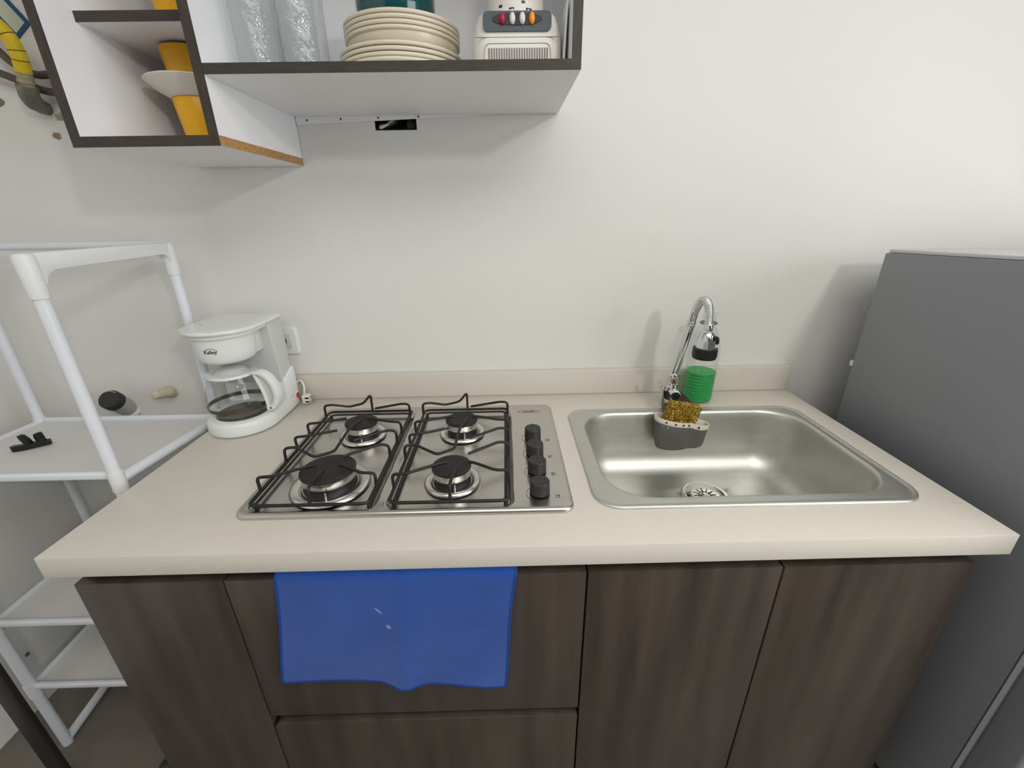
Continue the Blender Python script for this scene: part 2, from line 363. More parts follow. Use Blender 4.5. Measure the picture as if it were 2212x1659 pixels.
obj('rear_bracket', B().box(FX+0.004, FX+0.018, FB, FB+0.013, 0.098, 0.112), 'white_plastic', fr, bevel=0.001)
for fx_ in (FX+0.04, FX+0.50):
    for fy_ in (FB-0.05, FF+0.05): obj('foot', B().lathe(fx_, fy_, [(0.018, FZ), (0.018, FZ+0.01), (0.009, FZ+0.012), (0.009, FZ+0.03)], 16), 'black', fr)

# ================================================================== WALL SHELF UNITS
YF = -0.3085; TB = 0.0155
def board(t, name, x0, x1, z0, z1, y0, y1, edge='dark_edge'):
    o = obj(name, B().box(x0, x1, y0+0.0012, y1, z0, z1), 'white_board', t)
    lab(obj('edge_band', B().box(x0, x1, y0, y0+0.0012, z0, z1), edge, o), 'dark brown wood-effect edging')
    return o
ZT = 1.02
u1 = thing('wall_shelf_unit', 'narrow white wall shelf unit with dark edges holding yellow cups', 'shelf unit', (0.13, -0.15, 0.5765))
board(u1, 'side_panel', 0.0145, 0.030, 0.592, ZT, YF, -0.002, 'dark_edge_v')
board(u1, 'side_panel', 0.2365, 0.252, 0.592, ZT, YF, -0.002, 'dark_edge_v')
o = board(u1, 'bottom_panel', 0.0145, 0.252, 0.5765, 0.592, YF, -0.002)
lab(obj('raw_edge', B().box(0.252, 0.2526, YF+0.0015, -0.002, 0.5767, 0.5918), 'chipboard', o), 'raw chipboard edge')
board(u1, 'shelf', 0.030, 0.2365, 0.7625, 0.777, -0.243, -0.006)
obj('top_panel', B().box(0.0145, 0.252, YF, -0.002, ZT, ZT+0.0155), 'white_board', u1)
obj('back_panel', B().box(0.030, 0.2365, -0.005, -0.002, 0.592, ZT), 'white_board', u1)
u2 = thing('wall_shelf_unit', 'wide white wall shelf unit with dark edges holding plates and blender', 'shelf unit', (0.543, -0.15, 0.6735))
board(u2, 'bottom_panel', 0.2525, 0.8355, 0.6735, 0.688, YF, -0.002)
board(u2, 'side_panel', 0.8205, 0.8355, 0.688, ZT, YF, -0.002, 'dark_edge_v')
obj('top_panel', B().box(0.2525, 0.8355, YF, -0.002, ZT, ZT+0.0155), 'white_board', u2)
obj('back_panel', B().box(0.2525, 0.8205, -0.005, -0.002, 0.688, ZT), 'white_board', u2)
rail = obj('hanging_rail', B().prism([(0.2535, 0.6575), (0.66, 0.6718), (0.66, 0.6733), (0.2535, 0.6733)], 'y', -0.004, -0.0005), 'white_board', u2)
for sx, sz in ((0.278, 0.6665), (0.353, 0.668), (0.436, 0.6695), (0.525, 0.6708)):
    obj('screw', B().lathe(0, 0, [(0.0019, 0), (0.0019, 0.0008)], 10).xf(0, Matrix.Translation((sx, -0.004, sz)) @ Matrix.Rotation(PI/2, 4, 'X')), 'black', rail)

# junction box sunk in the wall
jb = thing('junction_box', 'open black electrical box with loose wires under the wide shelf unit', 'electrical box', (0.4725, 0.024, HZ0))
b = B(); R = (HX0, HX1, HZ0, HZ1, 0.006)
def rz(d, y): return [(x, y, z) for x, z, _ in [(p[0], p[1], 0) for p in inset(R, d, 0, 4)]]
b.loft([rz(-0.0015, 0.0), rz(0.002, 0.0005), rz(0.002, 0.046), rz(-0.0015, 0.048)], False, True)
b.add([(HX0+.002, .0455, HZ0+.002), (HX1-.002, .0455, HZ0+.002), (HX1-.002, .0455, HZ1-.002), (HX0+.002, .0455, HZ1-.002)], [(0, 1, 2, 3)])
obj('housing', b, 'black', jb, recalc=False)
obj('knockout', B().lathe(0, 0, [(0.010, 0), (0.010, 0.002), (0.0085, 0.003)], 24).xf(0, Matrix.Translation((0.503, 0.020, 0.659)) @ Matrix.Rotation(PI/2, 4, 'X')), 'knockout', jb)
for k, (dz, mt, rr) in enumerate(((0, 'cord', 0.0026), (0.004, 'cord', 0.0022), (0.009, 'slot', 0.002), (-0.001, 'black', 0.002))):
    obj('wire', B().tube(spline([(0.431+0.002*k, 0.030, 0.657+dz), (0.435, 0.006, 0.6515+dz*0.5), (0.446+0.003*k, 0.001, 0.653+dz*0.5), (0.462+0.004*k, 0.006, 0.664), (0.480, 0.030, 0.682)], 6), rr, 8), mt, jb)

# ================================================================== THINGS ON THE SHELVES
def plate(name, label, cx, cy, zrim, r, h, group, wall=0.0035):
    zb = zrim-h
    prof = [(r*0.56, zb), (r*0.60, zb), (r*0.66, zb+0.002), (r*0.945, zrim-0.0062), (r*0.975, zrim-0.0060), (r*0.995, zrim-0.0045), (r, zrim-0.0028), (r*0.995, zrim-0.0008), (r*0.98, zrim), (r*0.955, zrim-0.0022), (r*0.62, zb+0.005), (r*0.3, zb+0.0042)]
    return tag(obj(name, B().lathe(cx, cy, prof, 64), 'cream', smooth=60), label, 'plate', group)
pl = ['lowest cream dinner plate of the stack, resting on the shelf', 'second cream dinner plate from the bottom of the stack', 'third cream dinner plate from the bottom of the stack', 'topmost of the four wide cream plates, just under the deep plate']
for k, z in enumerate((0.7050, 0.7115, 0.7190, 0.7265)): plate('dinner_plate', pl[k], 0.533, -0.165, z, 0.1085, 0.0165 if k == 0 else 0.0165, 'wide cream plates at the bottom of the stack')
def deep_plate(name, label, cx, cy, zrim, r, h, bot, group):
    zb = zrim-h
    prof = [(r*0.6, zb), (r*bot*0.92, zb), (r*bot, zb+0.003), (r*0.962, zrim-0.0062), (r*0.985, zrim-0.0058), (r, zrim-0.0042), (r*1.003, zrim-0.0025), (r*0.998, zrim-0.0007), (r*0.985, zrim), (r*0.955, zrim-0.002), (r*bot*0.95, zb+0.006), (r*0.3, zb+0.005)]
    return tag(obj(name, B().lathe(cx, cy, prof, 64), 'cream', smooth=60), label, 'plate', group)
deep_plate('soup_plate', 'deep cream plate with a tall side, in the middle of the stack', 0.537, -0.165, 0.7490, 0.100, 0.0260, 0.93, 'deep cream plates')
for k, z in enumerate((0.7560, 0.7630, 0.7700)):
    deep_plate('soup_plate', ['cream deep plate nested directly on the tall-sided one', 'second cream deep plate below the teal bowl', 'cream deep plate directly under the teal bowl'][k], 0.537, -0.165, z, 0.1003, 0.0150, 0.72, 'deep cream plates')
prof = [(0.036, 0.7608), (0.040, 0.7608), (0.055, 0.7625), (0.0635, 0.771), (0.0675, 0.795), (0.069, 0.835), (0.0675, 0.836), (0.065, 0.80), (0.060, 0.776), (0.045, 0.766), (0.02, 0.765)]
tag(obj('bowl', B().lathe(0.529, -0.165, prof, 56), 'teal', smooth=60), 'glossy dark teal bowl on top of the cream plates', 'bowl')

# tall glasses
def glass(cx, cy, r, label, seed):
    n = 72; m = 44; h = 0.20; loops = []
    prof = [(0.0001, 0.6885), (r*0.5, 0.6885), (r*0.94, 0.689)] + [(r*(0.97+0.05*k/m), 0.692+h*k/m) for k in range(m+1)]
    inner = [(r*(0.97+0.05*k/m)-0.0028, 0.692+h*k/m) for k in range(m, 1, -1)] + [(r*0.5, 0.699), (0.0001, 0.699)]
    outl = []
    for q, (rr, z) in enumerate(prof):
        row = []
        for i in range(n):
            a = 2*PI*i/n
            d = 0.0
            if 3 <= q < len(prof): d = 0.0011*noise.noise(Vector((math.cos(a)*3.2+seed*7, math.sin(a)*3.2, z*75)))
            row.append((cx+(rr+d)*math.cos(a), cy+(rr+d)*math.sin(a), z))
        outl.append(row)
    return tag(obj('drinking_glass', B().loft(outl, False, False), 'glass_hammered', smooth=80), label, 'glass', 'tall hammered glasses')
glass(0.302, -0.215, 0.036, 'tall hammered glass nearest the divider panel', 1)
glass(0.372, -0.195, 0.038, 'tall hammered glass next to the stack of plates', 2)
glass(0.325, -0.105, 0.037, 'tall hammered glass standing behind the other two', 3)

# blender
bl = thing('blender', 'off-white blender with dark control panel and four coloured buttons', 'blender', (0.737, -0.21, 0.688))
def bl_loop(hw, y0, y1, r, z): return rrect(0.7375-hw, 0.7375+hw, y0, y1, r, z, 6)
b = B().loft([bl_loop(0.069, -0.276, -0.146, 0.028, 0.6885), bl_loop(0.0725, -0.280, -0.142, 0.028, 0.694), bl_loop(0.0725, -0.280, -0.142, 0.028, 0.712), bl_loop(0.0715, -0.2795, -0.143, 0.027, 0.725),
              bl_loop(0.068, -0.278, -0.146, 0.024, 0.742), bl_loop(0.0635, -0.276, -0.150, 0.022, 0.754), bl_loop(0.059, -0.271, -0.155, 0.020, 0.7600), bl_loop(0.050, -0.262, -0.164, 0.02, 0.7625)])
body = obj('base', b, 'blender_white', bl, smooth=50)
pts = rrect(0.684, 0.791, 0.7315, 0.7590, 0.008, 0, 6)
pts = [(p[0], p[1]) for p in pts]
def fr_y(z): return -0.2800+0.0005 + max(0, z-0.725)*0.085 + max(0, z-0.75)*0.35
def slab_on_front(b_, pts2, t0, t1):
    A = [(x, fr_y(z)-t0, z) for x, z in pts2]; C = [(x, fr_y(z)-t1, z) for x, z in pts2]
    return b_.loft([C, A])
pan = obj('control_panel', slab_on_front(B(), pts, 0.0032, -0.003), 'blender_grey', bl)
pts = [(0.7375+0.0385*math.copysign(abs(math.cos(a))**0.8, math.cos(a)), 0.7475+0.0082*math.sin(a)) for a in [2*PI*i/36 for i in range(36)]]
rec = obj('button_recess', slab_on_front(B(), pts, 0.0036, 0.0025), 'black', pan)
for k, (x, m_) in enumerate(((0.7145, 'btn_red'), (0.7300, 'btn_white'), (0.7455, 'btn_white'), (0.7605, 'btn_orange'))):
    b = B(); pr = [(0.0001, 0.0), (0.0044, 0.0), (0.0046, 0.003), (0.0038, 0.0062), (0.0015, 0.0075), (0.0001, 0.0076)]
    b.lathe(0, 0, pr, 20, False, False).xf(0, Matrix.Translation((x, fr_y(0.7475)-0.002, 0.7475)) @ Matrix.Scale(1.75, 4, (0, 0, 1)) @ Matrix.Rotation(PI/2, 4, 'X'))
    obj('button', b, m_, pan, smooth=60)
pl_ = [(0.6720, 0.7243), (0.803, 0.7243), (0.803, 0.7250), (0.672, 0.7250)]
obj('seam_line', slab_on_front(B(), pl_, 0.0004, -0.001), 'slot', bl)
obj('seam_line', B().tube(fillet([(0.684, -0.2802, 0.695), (0.686, -0.2802, 0.7165), (0.789, -0.2802, 0.7165), (0.791, -0.2802, 0.695)], 0.009), 0.0004, 6), 'slot', bl)
for k in range(24):
    x = 0.6925+0.0925*k/23
    obj('vent_slot', B().box(x-0.0011, x+0.0011, -0.2806, -0.278, 0.694, 0.7105), 'slot', bl)
col = obj('collar', B().lathe(0.7375, -0.222, [(0.047, 0.7615), (0.0465, 0.768), (0.0455, 0.79), (0.045, 0.80), (0.030, 0.80)], 48), 'blender_white', bl)
for a, z, wd in ((-2.15, 0.770, 0.006), (-1.35, 0.773, 0.0055), (-1.75, 0.7645, 0.008), (-1.15, 0.7645, 0.010)):
    b = B().box(-wd/2, wd/2, -0.0005, 0.0012, -0.0017, 0.0017).xf(0, Matrix.Translation((0.7375+0.0462*math.cos(a), -0.222+0.0462*math.sin(a), z)) @ Matrix.Rotation(a+PI/2, 4, 'Z'))
    obj('latch_slot', b, 'black', col)
jar = obj('jar', B().lathe(0.7375, -0.222, [(0.040, 0.8005), (0.044, 0.805), (0.058, 0.98), (0.0555, 0.98), (0.042, 0.81), (0.02, 0.806)], 48), 'glass', bl, smooth=60)
b = B().box(0, 0.0035, -0.27, -0.06, 0, 0.086).xf(0, Matrix.Translation((0.8110, 0, 0.6882)) @ Matrix.Rotation(0.045, 4, 'Y'))
tag(obj('cutting_board', b, 'white_plastic', bevel=0.0012), 'thin white board standing between the blender and the shelf side', 'board')

# cups
def cup(name, label, cx, cy, z0, z1, r0, r1):
    prof = [(r0*0.7, z0), (r0*0.96, z0), (r0, z0+0.003), (r1, z1-0.002), (r1-0.001, z1), (r1-0.003, z1-0.001), (r0-0.003, z0+0.006), (r0*0.4, z0+0.005)]
    t = thing(name, label, 'cup', (cx, cy, z0), 'yellow cups')
    obj('body', B().lathe(cx, cy, prof, 40), 'yellow', t, smooth=60)
    a = 0.7
    zc = (z0+z1)/2; H = (z1-z0)*0.30
    pth = [(cx+(r0+0.001)*math.cos(a), cy+(r0+0.001)*math.sin(a), zc-H), (cx+(r0+0.022)*math.cos(a), cy+(r0+0.022)*math.sin(a), zc-H*0.7), (cx+(r1+0.022)*math.cos(a), cy+(r1+0.022)*math.sin(a), zc+H*0.7), (cx+(r1-0.002)*math.cos(a), cy+(r1-0.002)*math.sin(a), zc+H)]
    obj('handle', B().tube(spline(pth, 6), 0.004, 8), 'yellow', t)
    return t
cup('cup', 'yellow cup at the bottom, under the white saucer', 0.128, -0.125, 0.5922, 0.678, 0.036, 0.0465)
prof = [(0.030, 0.6785), (0.048, 0.6785), (0.053, 0.682), (0.066, 0.690), (0.080, 0.7015), (0.083, 0.7045), (0.082, 0.7065), (0.076, 0.7045), (0.055, 0.690), (0.02, 0.6875)]
tag(obj('saucer', B().lathe(0.128, -0.125, prof, 48), 'saucer', smooth=60), 'white saucer between the two yellow cups', 'saucer')
cup('cup', 'yellow cup standing on the white saucer', 0.128, -0.125, 0.6880, 0.7575, 0.0385, 0.047)
cup('cup', 'yellow cup on the upper inner shelf of the narrow unit', 0.140, -0.135, 0.7773, 0.85, 0.036, 0.047)

# ================================================================== GAS PIPE ETC. ON THE WALL
gp = thing('gas_pipe', 'yellow gas pipe ending in a galvanised elbow on the wall', 'pipe', (-0.26, -0.04, 0.68))
path = spline([(-0.300, -0.075, 0.862), (-0.272, -0.070, 0.833), (-0.252, -0.064, 0.806), (-0.2495, -0.058, 0.775), (-0.257, -0.052, 0.748)], 8)
yp = obj('pipe', B().tube(path, 0.0135, 14), 'pipe_yellow', gp)
for k in (10, 16, 22, 26):
    p = path[k]; q = path[k+1]
    obj('printed_mark', B().tube([p, p+(q-p).normalized()*0.0015], 0.0138, 14), 'pipe_mark', yp)
obj('thread_tape', B().tube(spline([(-0.257, -0.052, 0.750), (-0.2620, -0.049, 0.735), (-0.266, -0.046, 0.7215)], 5), [0.0125, 0.0125, 0.0125, 0.014, 0.0125, 0.013, 0.0145, 0.0125, 0.0125, 0.014, 0.013][:11], 14), 'tape', gp)
obj('elbow', B().tube(spline([(-0.265, -0.047, 0.726), (-0.2695, -0.045, 0.713), (-0.2745, -0.037, 0.703), (-0.280, -0.020, 0.697), (-0.284, 0.0, 0.695)], 5), [0.0175]*3+[0.0165]*2+[0.0165]*8+[0.0145]*4+[0.0125]*4, 16), 'galv', gp)
hz = thing('rubber_hose', 'brown rubber hose looping behind the yellow gas pipe', 'hose', (-0.27, -0.03, 0.72))
obj('hose', B().tube(spline([(-0.345, -0.03, 0.83), (-0.316, -0.032, 0.797), (-0.293, -0.030, 0.770), (-0.262, -0.022, 0.752), (-0.232, -0.018, 0.752), (-0.218, -0.018, 0.738), (-0.228, -0.020, 0.722), (-0.258, -0.022, 0.724), (-0.300, -0.026, 0.742), (-0.338, -0.030, 0.757), (-0.37, -0.03, 0.764)], 8), 0.0072, 10), 'hose', hz)
tg = thing('wall_tag', 'blue-bordered paper tag on the wall beside the gas pipe', 'tag', (-0.288, -0.001, 0.83))
Mt = Matrix.Translation((-0.2945, -0.0012, 0.862)) @ Matrix.Rotation(-0.62, 4, 'Y')
obj('paper', B().box(-0.015, 0.015, -0.0006, 0.0006, -0.030, 0.030).xf(0, Mt), 'tag', tg)
for bx_ in ((-0.023, -0.015, -0.038, 0.038), (0.015, 0.023, -0.038, 0.038), (-0.015, 0.015, -0.038, -0.030), (-0.015, 0.015, 0.030, 0.038)):
    obj('border', B().box(bx_[0], bx_[1], -0.0008, 0.0006, bx_[2], bx_[3]).xf(0, Mt), 'blue_print', tg)

# wall outlet
ot = thing('wall_outlet', 'white wall outlet half hidden behind the coffee maker', 'outlet', (0.10, -0.004, 0.125))
b = B(); R = (0.042, 0.157, 0.1255, 0.2005, 0.009)
def rzz(d, y): return [(p[0], y, p[1]) for p in inset(R, d, 0, 5)]
b.loft([rzz(0, 0), rzz(0, -0.004), rzz(0.003, -0.008), rzz(0.008, -0.0085)], False, True); obj('plate', b, 'white_plastic', ot)
obj('socket_face', B().box(0.062, 0.141, -0.0098, -0.008, 0.143, 0.183), 'tank', ot, bevel=0.002)
for x in (0.080, 0.1285): obj('slot', B().box(x-0.001, x+0.001, -0.0102, -0.0094, 0.158, 0.170), 'black', ot)

# wall stubs
ps = thing('drain_stub', 'grey pipe stub with black rubber cap sticking out of the wall', 'pipe', (-0.36, -0.03, -0.02))
p0 = Vector((-0.356, 0.0, -0.026)); dirv = Vector((-0.345, -0.054, 0.026))-p0
obj('pipe', B().tube([p0-dirv*0.05, p0+dirv*0.95], 0.0235, 24), 'grey_wall_stub', ps)
obj('cap', B().tube([p0+dirv*0.72, p0+dirv*0.75, p0+dirv*1.0, p0+dirv*1.06], [0.0242, 0.0258, 0.0258, 0.0235], 28), 'rubber_cap', ps)
obj('wire_clip', B().tube([p0+dirv*0.85+Vector((0.0275*math.sin(a), 0, 0.0275*math.cos(a))) for a in [-0.6+1.2*k/8 for k in range(9)]], 0.0012, 6), 'silver', ps)
obj('collar', B().tube([p0-dirv*0.03, p0+dirv*0.06], [0.031, 0.028], 24), 'wall', ps)
rs = B(); pth = spline([(-0.2195, 0.002, 0.022), (-0.222, -0.016, 0.027), (-0.230, -0.030, 0.029), (-0.236, -0.045, 0.031)], 5)
rs.tube(pth, [0.014, 0.0155, 0.0145, 0.0165, 0.0148, 0.0155, 0.013, 0.0142, 0.0132, 0.014, 0.013, 0.0125, 0.012, 0.0125, 0.0115, 0.009][:len(pth)], 16)
for i, v in enumerate(rs.v): rs.v[i] = v + Vector((noise.noise(v*130), noise.noise(v*130+Vector((9, 0, 0))), noise.noise(v*130+Vector((0, 9, 0)))))*0.003
tag(obj('wrapped_stub', rs, 'rag', smooth=60), 'small pipe stub wrapped in a beige rag on the wall', 'pipe')

# ================================================================== PVC RACK
rk = thing('shelf_rack', 'white plastic pipe rack with sheet shelves in the left corner', 'rack', (-0.25, -0.25, FZ))
RX1, RY0, RY1, RT = -0.042, -0.400, -0.100, 0.412
LR = 0.0108; TILT = 0.020
def lx(y): return -0.456 + (y-RY0)/(RY1-RY0)*(-0.040)      # the left frame stands slightly askew
SZ = [0.008, -0.372, -0.580]
def tz(z, y): return z - TILT*(y-RY0)/(RY1-RY0)
for side in (0, 1):
    for y in (RY0, RY1):
        x = RX1 if side else lx(y)
        lg = obj('leg', B().tube([(x, y, FZ+0.001), (x, y, RT-0.02)], LR, 16), 'pvc', rk)
        obj('joint', B().tube([(x, y, RT-0.062), (x, y, RT-0.058), (x, y, RT), (x, y, RT+0.006), (x, y, RT+0.0085)], [0.0128, 0.0135, 0.0145, 0.0135, 0.010], 16), 'pvc_joint', lg)
        for z in SZ: obj('joint', B().tube([(x, y, tz(z, y)-0.028), (x, y, tz(z, y)+0.012)], [0.0128, 0.0128], 16), 'pvc_joint', lg)
    pts = [(RY0-0.0040, RT-0.02), (RY0-0.0040, RT+0.008), (RY1+0.0040, RT+0.008), (RY1+0.0040, RT-0.02), (RY1-0.011, RT-0.036)]
    pts += [(RY1-0.029+0.018*math.cos(a), RT-0.036+0.020*math.sin(a)) for a in [PI/2*k/5 for k in range(1, 6)]]
    pts += [(RY0+0.038-0.026*math.sin(a), RT-0.044+0.024*math.cos(a)) for a in [PI/2*k/6 for k in range(0, 7)]]
    b = B().prism(pts, 'x', -0.011, 0.011)
    for i, v in enumerate(b.v): b.v[i] = v + Vector(((RX1 if side else lx(v.y)), 0, 0))
    obj('end_rail', b, 'pvc_joint', rk, bevel=0.004)
    for z in SZ: obj('side_rail', B().tube([(RX1 if side else lx(RY0), RY0, tz(z, RY0)-0.006), (RX1 if side else lx(RY1), RY1, tz(z, RY1)-0.006)], 0.0112, 14), 'pvc', rk)
    obj('foot_rail', B().tube([(RX1 if side else lx(RY0), RY0, FZ+0.013), (RX1 if side else lx(RY1), RY1, FZ+0.013)], 0.0108, 14), 'pvc', rk)
for z in SZ:
    obj('front_rail', B().box(lx(RY0)+0.012, RX1-0.012, RY0-0.006, RY0+0.006, z-0.002, z+0.013), 'pvc', rk, bevel=0.004, seg=3)
    zr = tz(z, RY1)
    obj('rear_rail', B().box(lx(RY1)+0.012, RX1-0.012, RY1-0.006, RY1+0.006, zr-0.010, zr+0.010), 'pvc', rk, bevel=0.004, seg=3)
    ya, yb = RY0+0.0065, RY1-0.0065
    b = B().loft([[(lx(ya)+0.0115, ya, tz(z, ya)-0.004), (RX1-0.0115, ya, tz(z, ya)-0.004), (RX1-0.0115, yb, tz(z, yb)-0.004), (lx(yb)+0.0115, yb, tz(z, yb)-0.004)],
                  [(lx(ya)+0.0115, ya, tz(z, ya)), (RX1-0.0115, ya, tz(z, ya)), (RX1-0.0115, yb, tz(z, yb)), (lx(yb)+0.0115, yb, tz(z, yb))]])
    obj('shelf_sheet', b, 'shelf_sheet', rk)
obj('top_rear_rail', B().tube([(lx(RY1), RY1, RT+0.004), (RX1, RY1, RT+0.004)], 0.0085, 14), 'pvc', rk)

# black clip on the rack shelf
b = B(); zc = SZ[0]
b.prism([(-0.430, -0.2330), (-0.421, -0.2375), (-0.405, -0.2300), (-0.385, -0.2120), (-0.372, -0.2030), (-0.376, -0.1960), (-0.392, -0.2010), (-0.412, -0.2190), (-0.428, -0.2250)], 'z', zc+0.0003, zc+0.012)
b.prism([(-0.404, zc+0.012), (-0.394, zc+0.012), (-0.398, zc+0.022), (-0.406, zc+0.032), (-0.413, zc+0.0335), (-0.411, zc+0.024)], 'y', -0.226, -0.214)
b.prism([(-0.389, zc+0.012), (-0.377, zc+0.012), (-0.379, zc+0.026), (-0.381, zc+0.033), (-0.389, zc+0.032), (-0.391, zc+0.024)], 'y', -0.215, -0.203)
b.xf(0, Matrix.Translation((0.053, -0.044, -0.008)))
tag(obj('plastic_clip', b, 'black', bevel=0.0012), 'small black two-pronged plastic clip on the rack shelf', 'clip')

# dark post in the lower left corner and a dark cap on the floor
dp = thing('wooden_post', 'dark brown square post in front of the rack at lower left', 'post', (-0.352, -0.50, FZ))
obj('post', B().box(-0.3690, -0.3280, -0.506, -0.494, FZ+0.004, -0.05), 'dark_wood', dp, bevel=0.003)
obj('glide', B().lathe(-0.3485, -0.50, [(0.006, FZ), (0.006, FZ+0.004)], 16), 'black', dp)
tag(obj('rubber_stopper', B().lathe(-0.150, -0.462, [(0.010, FZ), (0.016, FZ+0.002), (0.016, FZ+0.016), (0.010, FZ+0.022), (0.004, FZ+0.023)], 20), 'rubber_cap', smooth=60), 'small black round cap on the floor beside the narrow cabinet', 'stopper')

# ================================================================== HOB
hb = thing('gas_hob', 'stainless steel four-burner gas hob set in the worktop', 'hob', (0.535, -0.313, 0))
HB = (0.248, 0.821, -0.525, -0.103, 0.022)
wells = ((0.2665, 0.4800, -0.5140, -0.1300, 0.016), (0.5010, 0.7160, -0.5140, -0.1300, 0.016))
def sd_rr(x, y, R):
    x0, x1, y0, y1, r = R
    qx = abs(x-(x0+x1)/2)-(x1-x0)/2+r; qy = abs(y-(y0+y1)/2)-(y1-y0)/2+r
    return math.hypot(max(qx, 0), max(qy, 0))+min(max(qx, qy), 0)-r
def sst(a, b_, x):
    t = max(0, min(1, (x-a)/(b_-a))); return t*t*(3-2*t)
def hob_z(x, y):
    z = 0.0095
    for wl in wells:
        d = sd_rr(x, y, wl)
        z -= 0.0055*sst(0.0025, -0.0055, d)
        z += 0.0008*math.exp(-((d-0.004)/0.0016)**2)
    for cx, cy, rr in BURN:
        q = math.hypot(x-cx, y-cy); z += 0.0035*sst(rr*1.55, rr*1.25, q)
    return z
BURN = ((0.381, -0.436, 0.0475), (0.383, -0.248, 0.0345), (0.6055, -0.4345, 0.0350), (0.6065, -0.2445, 0.0345))
b = B()
NX, NY = 230, 170
x0, x1, y0, y1, rr = HB; ins = 0.007
def clampr(x, y):
    R2 = (x0+ins, x1-ins, y0+ins, y1-ins, rr-ins)
    cx = min(max(x, R2[0]+R2[4]), R2[1]-R2[4]); cy = min(max(y, R2[2]+R2[4]), R2[3]-R2[4])
    d = math.hypot(x-cx, y-cy)
    if d > R2[4] and (x != cx and y != cy): x = cx+(x-cx)*R2[4]/d; y = cy+(y-cy)*R2[4]/d
    return x, y
def hf(u, v):
    x, y = clampr(x0+ins+(x1-x0-2*ins)*u, y0+ins+(y1-y0-2*ins)*v)
    return (x, y, hob_z(x, y))
b.grid(NX, NY, hf)
plate_o = obj('top_plate', b, 'steel_hob', hb, smooth=70)
b = B().loft([inset(HB, 0.0, 0.0003), inset(HB, -0.0, 0.003), inset(HB, 0.0012, 0.0062), inset(HB, 0.0035, 0.0085), inset(HB, 0.0072, 0.0096)], False, False)
obj('rim', b, 'steel_hob', hb, smooth=70)
for cx, cy, r in BURN:
    t = obj('burner', B().lathe(cx, cy, [(r*1.50, 0.0068), (r*1.47, 0.0095), (r*1.42, 0.0118), (r*1.34, 0.0130), (r*1.24, 0.0126), (r*1.12, 0.0105), (r*1.04, 0.0075)], 56, False, False), 'alu', hb, smooth=60)
    obj('burner_body', B().lathe(cx, cy, [(r*1.02, 0.006), (r*0.95, 0.012), (r*0.90, 0.016), (r*0.90, 0.0225)], 48), 'burner_dark', t)
    ring = obj('flame_ring', B().lathe(cx, cy, [(r*0.90, 0.0225), (r*0.985, 0.0232), (r*1.0, 0.0245), (r*1.0, 0.0365), (r*0.95, 0.0375)], 56), 'alu', t)
    obj('cap', B().lathe(cx, cy, [(r*0.96, 0.0375), (r*1.03, 0.0382), (r*1.03, 0.0405), (r*0.97, 0.0422), (r*0.70, 0.0424), (r*0.66, 0.0418), (0.002, 0.0420)], 56), 'burner_cap', t)
    obj('igniter', B().lathe(cx+r*0.25, cy-r*1.10, [(0.0018, 0.010), (0.0018, 0.022), (0.0010, 0.024)], 10), 'alu', t)
